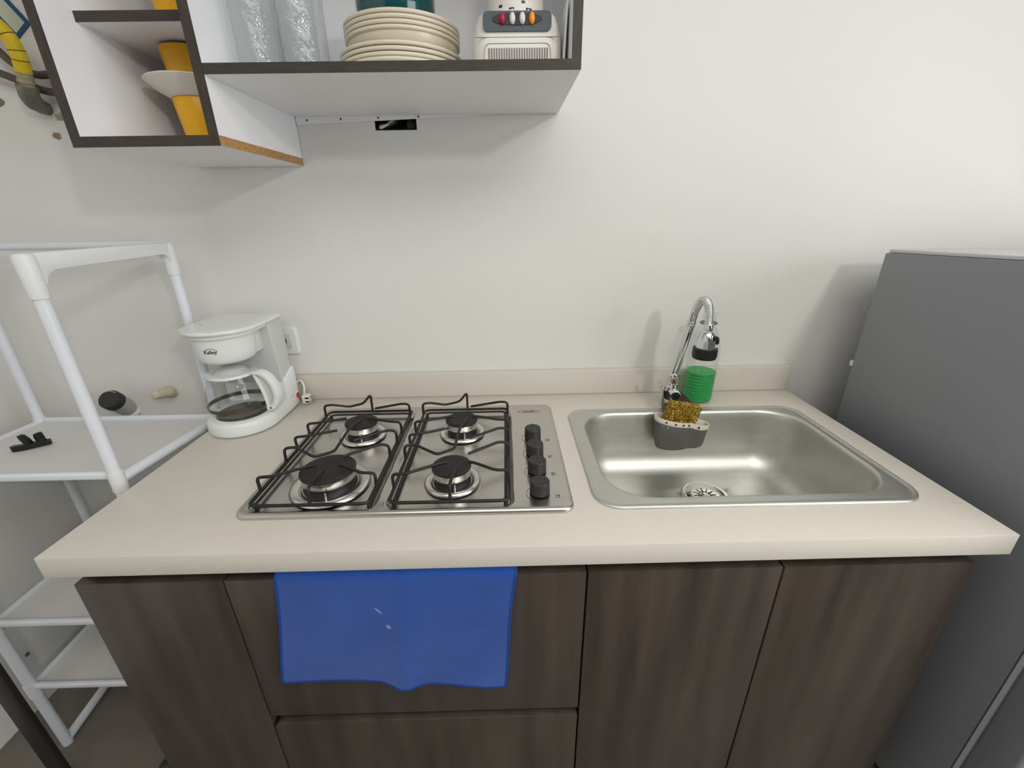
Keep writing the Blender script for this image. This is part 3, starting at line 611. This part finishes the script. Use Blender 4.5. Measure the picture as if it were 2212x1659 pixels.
def grate(dx):
    X0, X1, XC = 0.2695+dx, 0.4740+dx, 0.3745+dx; YFr, YBk = -0.5085, -0.1420; ZF, ZTt = 0.0165, 0.0455; r = 0.0029
    b = B()
    b.tube(fillet([(X0, YFr, ZF), (X1, YFr, ZF), (X1, YBk, ZF), (X0, YBk, ZF)], 0.014, 5, True), r, 8, closed=True)
    b.tube(fillet([(X0+0.006, YFr+0.006, ZF-0.0055), (X1-0.006, YFr+0.006, ZF-0.0055), (X1-0.006, YBk-0.006, ZF-0.0055), (X0+0.006, YBk-0.006, ZF-0.0055)], 0.012, 5, True), r*0.8, 8, closed=True)  # extra dark ring added as the frame's shadow and reflection on the steel
    def rod(*pts): b.tube(fillet([(p[0]+dx, p[1], p[2]) for p in pts], 0.008, 4), r, 8)
    x0_, x1_, xc_ = 0.2695, 0.4740, 0.3745
    rod((x0_, -0.168, ZF), (x0_, -0.168, ZTt), (0.287, -0.165, 0.0465), (0.322, -0.150, 0.0335), (0.357, -0.148, 0.041), (xc_, -0.140, 0.061), (xc_, -0.1415, ZF))
    rod((x1_, -0.173, ZF), (x1_, -0.171, ZTt+0.001), (0.457, -0.169, 0.0475), (0.384, -0.146, 0.026))
    rod((x0_, -0.261, ZF), (x0_, -0.263, ZTt), (0.292, -0.261, ZTt+0.001), (0.3496, -0.2435, 0.0480))
    rod((x0_, -0.321, ZF), (x0_, -0.323, ZTt), (0.292, -0.321, ZTt+0.001), (0.3494, -0.2991, 0.0470))
    rod((x0_, -0.371, ZF), (x0_, -0.368, ZTt), (0.2890, -0.362, 0.0445), (0.336, -0.389, 0.0370), (0.367, -0.369, 0.0370), (0.3725, -0.300, 0.0475), (0.386, -0.258, 0.0490))
    rod((x0_, -0.466, ZF), (x0_, -0.467, ZTt), (0.294, -0.465, ZTt), (0.3496, -0.4402, 0.0490), (0.362, -0.437, 0.0490))
    rod((xc_, YFr, ZF), (xc_, -0.5045, ZTt), (0.376, -0.490, 0.0490), (0.3815, -0.455, 0.0490))
    rod((x1_, -0.465, ZF), (x1_, -0.461, ZTt), (0.450, -0.460, 0.0455), (0.4128, -0.4405, 0.0490), (0.402, -0.437, 0.0490))
    rod((x1_, -0.366, ZF), (x1_, -0.364, ZTt), (0.456, -0.363, 0.0475), (0.399, -0.4051, 0.0470))
    rod((x1_, -0.307, ZF), (x1_, -0.304, ZTt), (0.456, -0.304, 0.0475), (0.3972, -0.3410, 0.0450))
    rod((x1_, -0.263, ZF), (x1_, -0.263, ZTt), (0.451, -0.261, 0.0460), (0.406, -0.2482, 0.0485), (0.396, -0.248, 0.0485))
    for fx_ in (X0+0.006, X1-0.006):
        for fy_ in (YFr+0.012, YBk-0.012): b.lathe(fx_, fy_, [(0.0035, 0.0042), (0.0035, 0.0125)], 8)
    return obj('grate', b, 'black_enamel', hb, smooth=60)
lab(grate(0.0), 'black wire pan grate over the left pair of burners'); lab(grate(0.2360), 'black wire pan grate over the right pair of burners')
for k, ky in enumerate((-0.282, -0.349, -0.412, -0.480)):
    kx = 0.7640
    kn = obj('knob', B().lathe(kx, ky, [(0.0160, 0.0115), (0.0178, 0.0122), (0.0172, 0.030), (0.0172, 0.0335), (0.0160, 0.0352), (0.004, 0.0352)], 40), 'knob', hb)
    obj('pointer', B().box(kx-0.0008, kx+0.0008, ky+0.006, ky+0.0168, 0.0352, 0.0358), 'ink', kn)
    obj('stem', B().lathe(kx, ky, [(0.012, 0.0090), (0.012, 0.0120)], 20), 'black', kn)
    obj('printed_dial', B().tube([(kx-0.0235*math.cos(a), ky-0.002+0.0235*math.sin(a), 0.00965) for a in [-0.95+1.75*k2/20 for k2 in range(21)]], 0.00038, 5), 'ink', plate_o)
    sx, sy = kx+0.0305, ky-0.011
    b = B().tube([(sx-0.0035, sy-0.0035, 0.00965), (sx+0.0035, sy-0.0035, 0.00965), (sx+0.0035, sy+0.0035, 0.00965), (sx-0.0035, sy+0.0035, 0.00965)], 0.00045, 5, closed=True)
    px, py = ((0.0015, -0.0015), (-0.0015, -0.0015), (-0.0015, 0.0015), (0.0015, 0.0015))[k]
    b.lathe(sx+px, sy+py, [(0.0013, 0.0095), (0.0013, 0.0099)], 8)
    obj('printed_symbol', b, 'ink', plate_o)
obj('printed_oval', B().tube([(0.762+0.0285*math.cos(a), -0.1475+0.0065*math.sin(a), 0.00965) for a in [2*PI*k/40 for k in range(40)]], 0.00035, 5, closed=True), 'ink_red', plate_o)
vs, fs = text_mesh('haceb', 0.0095)
obj('lettering', B().add([(v.x*1.25+0.762, v.y*0.9-0.1475, 0.0099+v.z) for v in vs], fs), 'ink', plate_o, smooth=0)

# ================================================================== SINK
sk = thing('sink', 'satin stainless steel single-bowl sink set in the worktop', 'sink', (1.145, -0.324, -0.16))
SR = (0.858, 1.432, -0.5185, -0.1300, 0.045); OP = (0.886, 1.410, -0.4925, -0.1500, 0.085)
DX, DY = 1.174, -0.275
loops = [inset(SR, -0.0003, 0.0003), inset(SR, 0.0004, 0.0030), inset(SR, 0.0022, 0.0046), inset(SR, 0.0050, 0.0042), inset(SR, 0.0085, 0.0024), inset(SR, 0.0120, 0.0022), inset(SR, 0.0150, 0.0030),
         inset(OP, -0.0030, 0.0034), inset(OP, 0.0005, 0.0030), inset(OP, 0.0030, 0.0010), inset(OP, 0.0048, -0.004), inset(OP, 0.0065, -0.015), inset(OP, 0.0095, -0.05), inset(OP, 0.0135, -0.095)]
for k in range(1, 9):
    a = PI/2*k/8; loops.append(inset(OP, 0.0135+0.052*(1-math.cos(a)), -0.095-0.060*math.sin(a)))
ang = [math.atan2(p[1]-DY, p[0]-DX) for p in loops[-1]]
last = loops[-1]
for t in (0.35, 0.7):
    loops.append([(p[0]*(1-t)+(DX+0.058*math.cos(a))*t, p[1]*(1-t)+(DY+0.058*math.sin(a))*t, -0.155-0.003*t) for p, a in zip(last, ang)])
loops.append([(DX+0.058*math.cos(a), DY+0.058*math.sin(a), -0.159) for a in ang])
loops.append([(DX+0.0555*math.cos(a), DY+0.0555*math.sin(a), -0.1640) for a in ang])
obj('bowl', B().loft(loops, False, False), 'steel_bowl', sk, smooth=75)
dr = obj('drain', B().lathe(DX, DY, [(0.0545, -0.1640), (0.0542, -0.1585), (0.0525, -0.1562), (0.050, -0.1556), (0.042, -0.1580), (0.0385, -0.166), (0.037, -0.185), (0.012, -0.187)], 48, False, True), 'alu', sk, smooth=60)
bs = obj('strainer_basket', B().lathe(DX, DY, [(0.0325, -0.1745), (0.0335, -0.1585), (0.0322, -0.1565), (0.028, -0.1580), (0.010, -0.1585), (0.006, -0.155), (0.002, -0.1545)], 40), 'alu', dr, smooth=60)
for k in range(12):
    a = 2*PI*k/12
    b = B().box(0.013, 0.026, -0.0012, 0.0012, -0.0004, 0.0006).xf(0, Matrix.Translation((DX, DY, -0.1580)) @ Matrix.Rotation(a, 4, 'Z'))
    obj('strainer_slot', b, 'black', bs)

# ================================================================== FAUCET, BOTTLE, CADDY, SCOURER
fc = thing('faucet', 'chrome gooseneck faucet with black-ringed spray head behind the sink', 'faucet', (1.130, -0.112, 0))
fx, fy = 1.1295, -0.112
obj('base_flange', B().lathe(fx, fy, [(0.024, 0.0005), (0.024, 0.004), (0.020, 0.009), (0.016, 0.012)], 32), 'chrome', fc)
bd = obj('valve_body', B().lathe(fx, fy, [(0.0155, 0.010), (0.0165, 0.022), (0.0165, 0.052), (0.0135, 0.060), (0.0125, 0.070), (0.0135, 0.0735), (0.0135, 0.088), (0.012, 0.091), (0.009, 0.092)], 32), 'chrome', fc, smooth=45)
b = B().tube([(fx, fy, 0.040), (fx-0.002, fy-0.030, 0.042), (fx-0.0022, fy-0.034, 0.0425)], [0.0145, 0.0145, 0.0125], 24); obj('valve_barrel', b, 'chrome', bd, smooth=45)
obj('valve_cap', B().tube([(fx-0.0022, fy-0.0335, 0.0425), (fx-0.0023, fy-0.0362, 0.0428)], [0.0100, 0.0092], 24), 'navy', bd)
obj('lever', B().tube(fillet([(fx-0.012, fy-0.004, 0.045), (fx-0.024, fy+0.004, 0.046), (fx-0.034, fy+0.006, 0.066)], 0.006), [0.0042]*7+[0.0038], 10), 'chrome', bd)
pipe = spline([(fx, fy, 0.088), (fx+0.007, fy-0.001, 0.125), (fx+0.0145, fy-0.003, 0.170), (fx+0.0215, fy-0.005, 0.213)], 6)
obj('riser', B().tube(pipe, 0.0095, 20), 'chrome', fc)
for k, z in ((0, 0.212), (1, 0.2185)): obj('riser_ring', B().tube([(fx+0.0214+0.001*k, fy-0.005, z), (fx+0.0220+0.001*k, fy-0.0052, z+0.0045)], [0.0108, 0.0108], 24), 'chrome', fc, bevel=0.0008)
neck = spline([(fx+0.0222, fy-0.0052, 0.215), (fx+0.0248, fy-0.012, 0.250), (fx+0.0258, fy-0.032, 0.2775), (fx+0.0265, fy-0.056, 0.2805), (fx+0.0268, fy-0.074, 0.266), (fx+0.0268, fy-0.0815, 0.246), (fx+0.0268, fy-0.084, 0.222)], 26)
rads = []
for k in range(len(neck)):
    rads.append(0.0090+(0.0005 if (k % 3 == 0) else -0.0003) if k > 24 else 0.0090)
obj('gooseneck', B().tube(neck, rads, 20), 'chrome', fc, smooth=60)
hx, hy = fx+0.0268, fy-0.085
hd = obj('spray_head', B().lathe(hx, hy, [(0.0088, 0.236), (0.0095, 0.2345), (0.0095, 0.222), (0.0120, 0.2195), (0.0165, 0.213), (0.0200, 0.197), (0.0218, 0.1815)], 14, True, True), 'chrome', fc, smooth=25)
obj('head_ring', B().lathe(hx, hy, [(0.0225, 0.1835), (0.0262, 0.182), (0.0268, 0.166), (0.0250, 0.1585), (0.018, 0.1575), (0.014, 0.1590), (0.011, 0.1575), (0.004, 0.1575)], 40), 'black', hd, smooth=45)
b = B().tube(spline([(hx+0.004, hy-0.0172, 0.207), (hx+0.013, hy-0.0125, 0.2065), (hx+0.0205, hy-0.004, 0.2015), (hx+0.0222, hy-0.002, 0.190)], 5), [0.003]+[0.0056]*8+[0.0052]*6+[0.003], 12); obj('spray_switch', b, 'black', hd)

bt = thing('soap_bottle', 'clear ribbed bottle half full of green dish soap behind the faucet', 'bottle', (1.2155, -0.0725, 0))
bx0, by0 = 1.2155, -0.0725
def rib(z, r): return r+0.0007*math.sin(z*2*PI/0.0085) if 0.012 < z < 0.118 else r
prof = [(0.030, 0.001), (0.0335, 0.003), (0.0355, 0.008)] + [(rib(0.012+0.106*k/90, 0.0357+0.0018*k/90), 0.012+0.106*k/90) for k in range(91)]
prof += [(0.0380, 0.124), (0.0376, 0.135), (0.0345, 0.158), (0.029, 0.178), (0.021, 0.194), (0.0165, 0.200), (0.0160, 0.206), (0.0205, 0.2065), (0.0205, 0.2095), (0.0155, 0.2105), (0.0152, 0.232), (0.0165, 0.2325), (0.0165, 0.2345), (0.0150, 0.235)]
obj('bottle_wall', B().lathe(bx0, by0, prof, 40, True, False), 'clear_plastic', bt, smooth=60)
prof = [(0.029, 0.0022), (0.0325, 0.004), (0.0345, 0.009)] + [(rib(0.012+0.070*k/60, 0.0347+0.0018*0.66*k/60), 0.012+0.070*k/60) for k in range(61)]
obj('liquid', B().lathe(bx0, by0, prof, 40), 'soap', bt, smooth=60)

obj('neck_ring', B().lathe(bx0, by0, [(0.0165, 0.2062), (0.0208, 0.2066), (0.0208, 0.2094), (0.0160, 0.2100)], 32, False, False), 'slot', bt)
cy_ = thing('sink_caddy', 'grey kidney-shaped sink caddy with cream liner hanging in the sink', 'caddy', (1.128, -0.19, -0.078))
ctrl = [(1.066, -0.186), (1.072, -0.172), (1.094, -0.166), (1.122, -0.1665), (1.145, -0.1685), (1.168, -0.1665), (1.190, -0.169), (1.200, -0.181), (1.196, -0.194), (1.178, -0.203), (1.160, -0.203), (1.147, -0.2065), (1.128, -0.2125), (1.102, -0.2140), (1.080, -0.2080), (1.068, -0.1985)]
pl2 = spline([(p[0], p[1], 0) for p in ctrl], 4, True); cc = Vector((1.132, -0.188, 0))
def ztop_c(x): return 0.0065-0.175*(x-1.066) - 0.004*sst(1.145, 1.165, x) + 0.006
def cad(s_, z_or_fn, dyx=0): return [(cc.x+(p.x-cc.x)*s_, cc.y+(p.y-cc.y)*s_, z_or_fn(p.x) if callable(z_or_fn) else z_or_fn) for p in pl2]
b = B().loft([cad(0.80, -0.0745), cad(0.86, -0.073), cad(0.90, -0.066), cad(0.965, -0.035), cad(1.0, lambda x: ztop_c(x)-0.013), cad(0.985, lambda x: ztop_c(x)-0.0125), cad(0.93, -0.035), cad(0.84, -0.066), cad(0.5, -0.068)], True, True)
obj('body', b, 'caddy', cy_, smooth=50)
b = B().loft([cad(0.99, lambda x: ztop_c(x)-0.0135), cad(1.012, lambda x: ztop_c(x)-0.0115), cad(1.012, lambda x: ztop_c(x)-0.001), cad(1.0, lambda x: ztop_c(x)), cad(0.968, lambda x: ztop_c(x)-0.001), cad(0.955, lambda x: ztop_c(x)-0.014), cad(0.90, -0.035), cad(0.80, -0.058)], False, True)
ln = obj('liner', b, 'caddy_liner', cy_, smooth=50)
for x, y in ((1.0855, -0.2118), (1.107, -0.2158), (1.126, -0.2148), (1.141, -0.2105), (1.168, -0.2062)):
    obj('drain_hole', B().tube([(x, y+0.003, ztop_c(x)-0.0065), (x, y-0.0002, ztop_c(x)-0.0065)], [0.0022, 0.0022], 10), 'black', ln)
obj('rivet', B().tube([(1.0905, -0.210, -0.010), (1.0905, -0.2132, -0.010)], [0.0012, 0.0012], 8), 'white_plastic', cy_)
# strap wrapped round the faucet foot
for sgn, pts in ((-1, [(1.096, -0.1685, 0.006), (1.0965, -0.150, 0.022), (1.101, -0.130, 0.030), (1.112, -0.108, 0.036), (1.127, -0.092, 0.037)]), (1, [(1.178, -0.1700, -0.006), (1.172, -0.155, 0.009), (1.160, -0.136, 0.020), (1.148, -0.112, 0.030), (1.130, -0.092, 0.037)])):
    P = spline(pts, 6); b = B(); loops = []
    for i, p in enumerate(P):
        t = ((P[min(i+1, len(P)-1)]-P[max(i-1, 0)])).normalized(); nx = Vector((-t.y, t.x, 0)).normalized(); hgt = 0.010+0.006*math.sin(PI*i/(len(P)-1)); th = 0.0013
        loops.append([p+nx*th+Vector((0, 0, hgt)), p-nx*th+Vector((0, 0, hgt)), p-nx*th-Vector((0, 0, hgt)), p+nx*th-Vector((0, 0, hgt))])
    obj('strap', B().loft(loops), 'caddy', cy_)
b = B(); n_ = 18
Ms = Matrix.Translation((1.128, -0.1895, 0.0165)) @ Matrix.Rotation(0.20, 4, 'Y') @ Matrix.Rotation(0.12, 4, 'X')
def spg(): 
    q = bmesh.new(); bmesh.ops.create_cube(q, size=1.0)
    bmesh.ops.subdivide_edges(q, edges=q.edges[:], cuts=22, use_grid_fill=True)
    vs = []
    for v in q.verts:
        c = v.co.copy()
        l = Vector((c.x*0.074, c.y*0.022, c.z*0.052))
        rd = Vector(c); 
        for ax in range(3): pass
        
        l += Vector((noise.noise(l*600), noise.noise(l*600+Vector((5, 0, 0))), noise.noise(l*600+Vector((0, 5, 0)))))*0.0024
        vs.append(Ms @ l)
    q.verts.index_update(); fs = [tuple(v.index for v in f.verts) for f in q.faces]; q.free(); return vs, fs
vs, fs = spg()
tag(obj('scouring_pad', B().add(vs, fs), 'gold', smooth=0), 'glittering gold mesh scouring pad standing in the sink caddy', 'scourer')

# ================================================================== TOWEL
def tw_edge(u):   # lower hem height
    base = -0.290-0.030*u
    return base - 0.010*math.exp(-((u-0.56)/0.07)**2) - 0.004*math.exp(-((u-0.93)/0.08)**2) + 0.008*math.exp(-((u-0.36)/0.16)**2) + 0.003*math.exp(-((u-0.76)/0.1)**2)
def tw_pt(u, v, dy=0):
    xt = 0.341+u*0.381; xb = 0.3085+u*0.388
    x = xt*(1-v)+xb*v + 0.0025*math.sin(v*5+u*3)
    z = -0.0430*(1-v)+tw_edge(u)*v
    y = YP-0.0035-0.0025*v - 0.010*v*math.exp(-((u-0.53)/0.06)**2) - 0.0035*v*(1+math.sin(u*15+v*2))*0.5 - 0.0012*math.sin(u*8+v*7)*v
    if v < 0.06: y = y + (0.06-v)/0.06*0.012
    return Vector((x, y+dy, z))
TOP = [0.1, 0.5]
towel_off = Vector(((0.3085+0.722)/2, 0, 0))
pa = tw_pt(0.425, 0.34); pb = tw_pt(0.475, 0.46)
def tsheet(u0, u1, v0, v1, th, nu=60, nv=50):
    b_ = B(); f1 = lambda u, v: tw_pt(u0+(u1-u0)*u, v0+(v1-v0)*v, -th); f2 = lambda u, v: tw_pt(u0+(u1-u0)*u, v0+(v1-v0)*v, th*0.2)
    b_.grid(nu, nv, f1); b_.grid(nu, nv, f2); n = (nu+1)*(nv+1)
    bd_ = [i for i in range(nu+1)] + [(j+1)*(nu+1)-1 for j in range(1, nv+1)] + [nv*(nu+1)+i for i in range(nu-1, -1, -1)] + [j*(nu+1) for j in range(nv-1, 0, -1)]
    for k in range(len(bd_)):
        a = bd_[k]; c = bd_[(k+1) % len(bd_)]; b_.f.append((a, c, n+c, n+a))
    return b_
tw = thing('towel', 'blue microfibre cloth hanging over the drawer front under the hob', 'towel', (0.51, YP, -0.34))
off = WL[tw.name]
TOWEL_SPOT1 = tuple(pa+Vector((0, 0, Z0))-off); TOWEL_SPOT2 = tuple(pb+Vector((0, 0, Z0))-off)
M['towel'] = towel_mat()
cl = obj('cloth', tsheet(0, 1, 0, 1, 0.003), 'towel', tw, smooth=70)
M['hem'] = mat('blue_hem', S(36, 73, 152), 0.9, var=0.08, vscale=40, bump=0.5, bscale=500, spec=0.1)
for u0, u1, v0, v1 in ((0, 0.010, 0, 1), (0.990, 1, 0, 1), (0.010, 0.990, 0.985, 1)):
    obj('hem', tsheet(u0, u1, v0, v1, 0.0036, 60 if u1-u0 > 0.5 else 3, 50 if v1-v0 > 0.5 else 3), 'hem', cl, smooth=70)

# ================================================================== COFFEE MAKER
KX, KY = 0.0735, -0.163
def dshape(rx, ry, yb, z, cr_=0.012, n=28):
    out = [(KX+rx*math.cos(a), KY+ry*math.sin(a), z) for a in [PI+PI*k/n for k in range(n+1)]]
    out += [(KX+rx, (KY+yb)/2, z), (KX+rx, yb-cr_, z), (KX+rx-cr_*0.3, yb-cr_*0.3, z), (KX+rx-cr_, yb, z), (KX-rx+cr_, yb, z), (KX-rx+cr_*0.3, yb-cr_*0.3, z), (KX-rx, yb-cr_, z), (KX-rx, (KY+yb)/2, z)]
    return out
cm = thing('coffee_maker', 'white drip coffee maker at the left end of the worktop', 'coffee maker', (KX, -0.14, 0))
obj('base', B().loft([dshape(0.0745, 0.077, -0.042, 0.0015), dshape(0.0775, 0.080, -0.040, 0.004), dshape(0.078, 0.0805, -0.040, 0.007), dshape(0.0775, 0.080, -0.040, 0.026), dshape(0.0745, 0.077, -0.041, 0.032), dshape(0.069, 0.071, -0.044, 0.0345)]), 'white_plastic', cm, smooth=50)
for x, y in ((KX+0.05, -0.205), (KX-0.04, -0.20), (KX+0.06, -0.06), (KX-0.06, -0.06)): obj('foot', B().box(x-0.008, x+0.008, y-0.006, y+0.006, 0.0002, 0.003), 'tank', cm)
obj('rear_housing', B().prism([(-0.099, 0.030), (-0.0975, 0.089), (-0.046, 0.109), (-0.041, 0.102), (-0.041, 0.030)], 'x', KX-0.0755, KX+0.0775), 'white_plastic', cm, bevel=0.004, seg=3)
obj('water_tank', B().prism([(-0.098, 0.08), (-0.112, 0.244), (-0.046, 0.244), (-0.046, 0.08)], 'x', KX-0.070, KX+0.0735), 'tank', cm, bevel=0.005, seg=3)
obj('filter_basket', B().lathe(KX-0.001, KY, [(0.043, 0.1680), (0.050, 0.1690), (0.0555, 0.1730), (0.0585, 0.181), (0.0605, 0.195), (0.0620, 0.218), (0.0625, 0.229), (0.055, 0.229)], 56), 'white_plastic', cm, smooth=50)
obj('basket_neck', B().box(KX-0.050, KX+0.050, -0.150, -0.104, 0.173, 0.231), 'white_plastic', cm, bevel=0.004)
obj('rim', B().loft([dshape(0.0665, 0.0670, -0.05, 0.2285), dshape(0.0690, 0.0690, -0.048, 0.2295), dshape(0.0690, 0.0690, -0.048, 0.2370)]), 'white_plastic', cm, smooth=50)
li = obj('lid', B().loft([dshape(0.072, 0.074, -0.043, 0.2375), dshape(0.0780, 0.0775, -0.040, 0.2395), dshape(0.0788, 0.0785, -0.039, 0.2430), dshape(0.0775, 0.0770, -0.040, 0.2462), dshape(0.071, 0.071, -0.044, 0.2478), dshape(0.045, 0.05, -0.06, 0.2484)]), 'white_plastic', cm, smooth=50)
obj('vent_mark', B().box(KX-0.045, KX-0.040, -0.166, -0.164, 0.2478, 0.2487), 'ink', li)
obj('hotplate', B().lathe(KX, KY-0.003, [(0.056, 0.0340), (0.056, 0.0365), (0.050, 0.0372), (0.002, 0.0372)], 40), 'hotplate', cm)
obj('switch', B().tube([(KX+0.0770, -0.056, 0.029), (KX+0.0805, -0.056, 0.029)], [0.0072, 0.0066], 24), 'red', cm)
obj('switch_ring', B().tube([(KX+0.0768, -0.056, 0.029), (KX+0.0788, -0.056, 0.029)], [0.0082, 0.0080], 24), 'white_plastic', cm)
vs, fs = text_mesh('Kalley', 0.0112)
def wrap(v, z0, a0, r):
    a = a0+v.x/r; return (KX-0.001+r*math.cos(a), KY+r*math.sin(a), z0+v.y)
def rad_at(z): return 0.0605+0.0015*(z-0.195)/0.023 if z > 0.195 else 0.0585+0.002*(z-0.177)/0.018
ins_ = obj('lettering', B().add([wrap(v, 0.2005, -PI/2+0.06, rad_at(0.2005+v.y)+0.0004+v.z*4) for v in vs], fs), 'ink', cm, smooth=0)
obj('logo_arc', B().tube([wrap(Vector((0.0125*math.cos(t)+0.0015, 0.0062*math.sin(t), 0)), 0.2020, -PI/2+0.06, rad_at(0.2020+0.0062*math.sin(t))+0.0004) for t in [0.0+2.6*k/24 for k in range(25)]], 0.00045, 5), 'ink', cm)

ca = thing('glass_carafe', 'glass carafe with white handle standing in the coffee maker', 'carafe', (KX, KY-0.003, 0.0375))
cx, cyy = KX-0.0025, KY-0.003
oute = [(0.0001, 0.0378), (0.046, 0.0378), (0.056, 0.0405), (0.0620, 0.050), (0.0645, 0.066), (0.0635, 0.084), (0.0590, 0.104), (0.0530, 0.122), (0.0500, 0.134)]
inn = [(r-0.0018 if r > 0.01 else r, z+(0.0018 if z < 0.05 else 0)) for r, z in oute][::-1]
def smoothp(pr, seg=5):
    return [(max(p.x, 0.0001), p.z) for p in spline([(r, 0, z) for r, z in pr], seg)]
obj('glass_body', B().lathe(cx, cyy, smoothp(oute), 64, False, False), 'glass', ca, smooth=70)
obj('metal_band', B().lathe(cx, cyy, [(0.0640, 0.055), (0.0646, 0.0555), (0.0654, 0.0640), (0.0648, 0.0645)], 64, False, False), 'metal_band', ca)
obj('collar', B().lathe(cx, cyy, [(0.0495, 0.131), (0.0515, 0.1315), (0.0520, 0.1340), (0.0505, 0.1370), (0.0450, 0.1375)], 56), 'white_plastic', ca, smooth=50)
obj('carafe_lid', B().lathe(cx, cyy, [(0.045, 0.1368), (0.034, 0.1385), (0.027, 0.146), (0.016, 0.151), (0.004, 0.152)], 48), 'tank', ca, smooth=50)
th = -0.10
Mh = Matrix.Translation((cx, cyy, 0)) @ Matrix.Rotation(th, 4, 'Z')
outer = spline([(0.050, 0, 0.139), (0.070, 0, 0.141), (0.090, 0, 0.130), (0.103, 0, 0.105), (0.106, 0, 0.080), (0.100, 0, 0.060), (0.088, 0, 0.046), (0.072, 0, 0.044)], 6)
inner = spline([(0.058, 0, 0.132), (0.070, 0, 0.131), (0.083, 0, 0.121), (0.0925, 0, 0.102), (0.095, 0, 0.082), (0.0905, 0, 0.066), (0.082, 0, 0.056), (0.0715, 0, 0.054)], 6)
b = B(); loops = []
for po, pi_ in zip(outer, inner):
    loops.append([(po.x, -0.0115, po.z), (po.x, 0.0115, po.z), (pi_.x, 0.0105, pi_.z), (pi_.x, -0.0105, pi_.z)])
b.loft(loops).xf(0, Mh); hn = obj('handle', b, 'white_plastic', ca, bevel=0.002, smooth=50)
pin = spline([(0.0545, 0, 0.134), (0.0595, 0, 0.118), (0.0660, 0, 0.096), (0.0700, 0, 0.074), (0.0715, 0, 0.056), (0.0715, 0, 0.046)], 6)
b = B(); loops = []
for p in pin: loops.append([(p.x, -0.009, p.z), (p.x, 0.009, p.z), (p.x+0.005, 0.009, p.z), (p.x+0.005, -0.009, p.z)])
b.loft(loops).xf(0, Mh); obj('handle_spine', b, 'white_plastic', ca, bevel=0.001)
b = B(); wp = [(p.x, p.z) for p in inner]+[(p.x+0.003, p.z) for p in pin[::-1]]
b.prism(wp, 'y', -0.003, 0.003).xf(0, Mh); obj('handle_web', b, 'tank', hn)
b = B().lathe(0, 0, [(0.0022, 0), (0.0022, 0.001)], 12).xf(0, Mh @ Matrix.Translation((0.083, -0.0113, 0.051)) @ Matrix.Rotation(PI/2, 4, 'X')); obj('screw', b, 'ink', hn)

pg = thing('power_cord', 'white power cord with two-pin plug beside the coffee maker', 'cord', (0.17, -0.05, 0))
obj('cord', B().tube(spline([(KX+0.056, -0.043, 0.040), (KX+0.060, -0.034, 0.045), (KX+0.074, -0.030, 0.058), (KX+0.083, -0.031, 0.058), (KX+0.089, -0.034, 0.045), (KX+0.089, -0.040, 0.028), (KX+0.087, -0.046, 0.018), (0.163, -0.050, 0.0155)], 7), 0.0028, 8), 'cord', pg)
obj('plug', B().box(0.1625, 0.181, -0.061, -0.041, 0.003, 0.0275), 'cord', pg, bevel=0.003, seg=3)
for z in (0.010, 0.0205): obj('prong', B().box(0.181, 0.195, -0.053, -0.049, z-0.001, z+0.001), 'silver', pg)
for z in (0.010, 0.0205): obj('pin_recess', B().box(0.172, 0.182, -0.0615, -0.0605, z-0.0022, z+0.0022), 'black', pg)
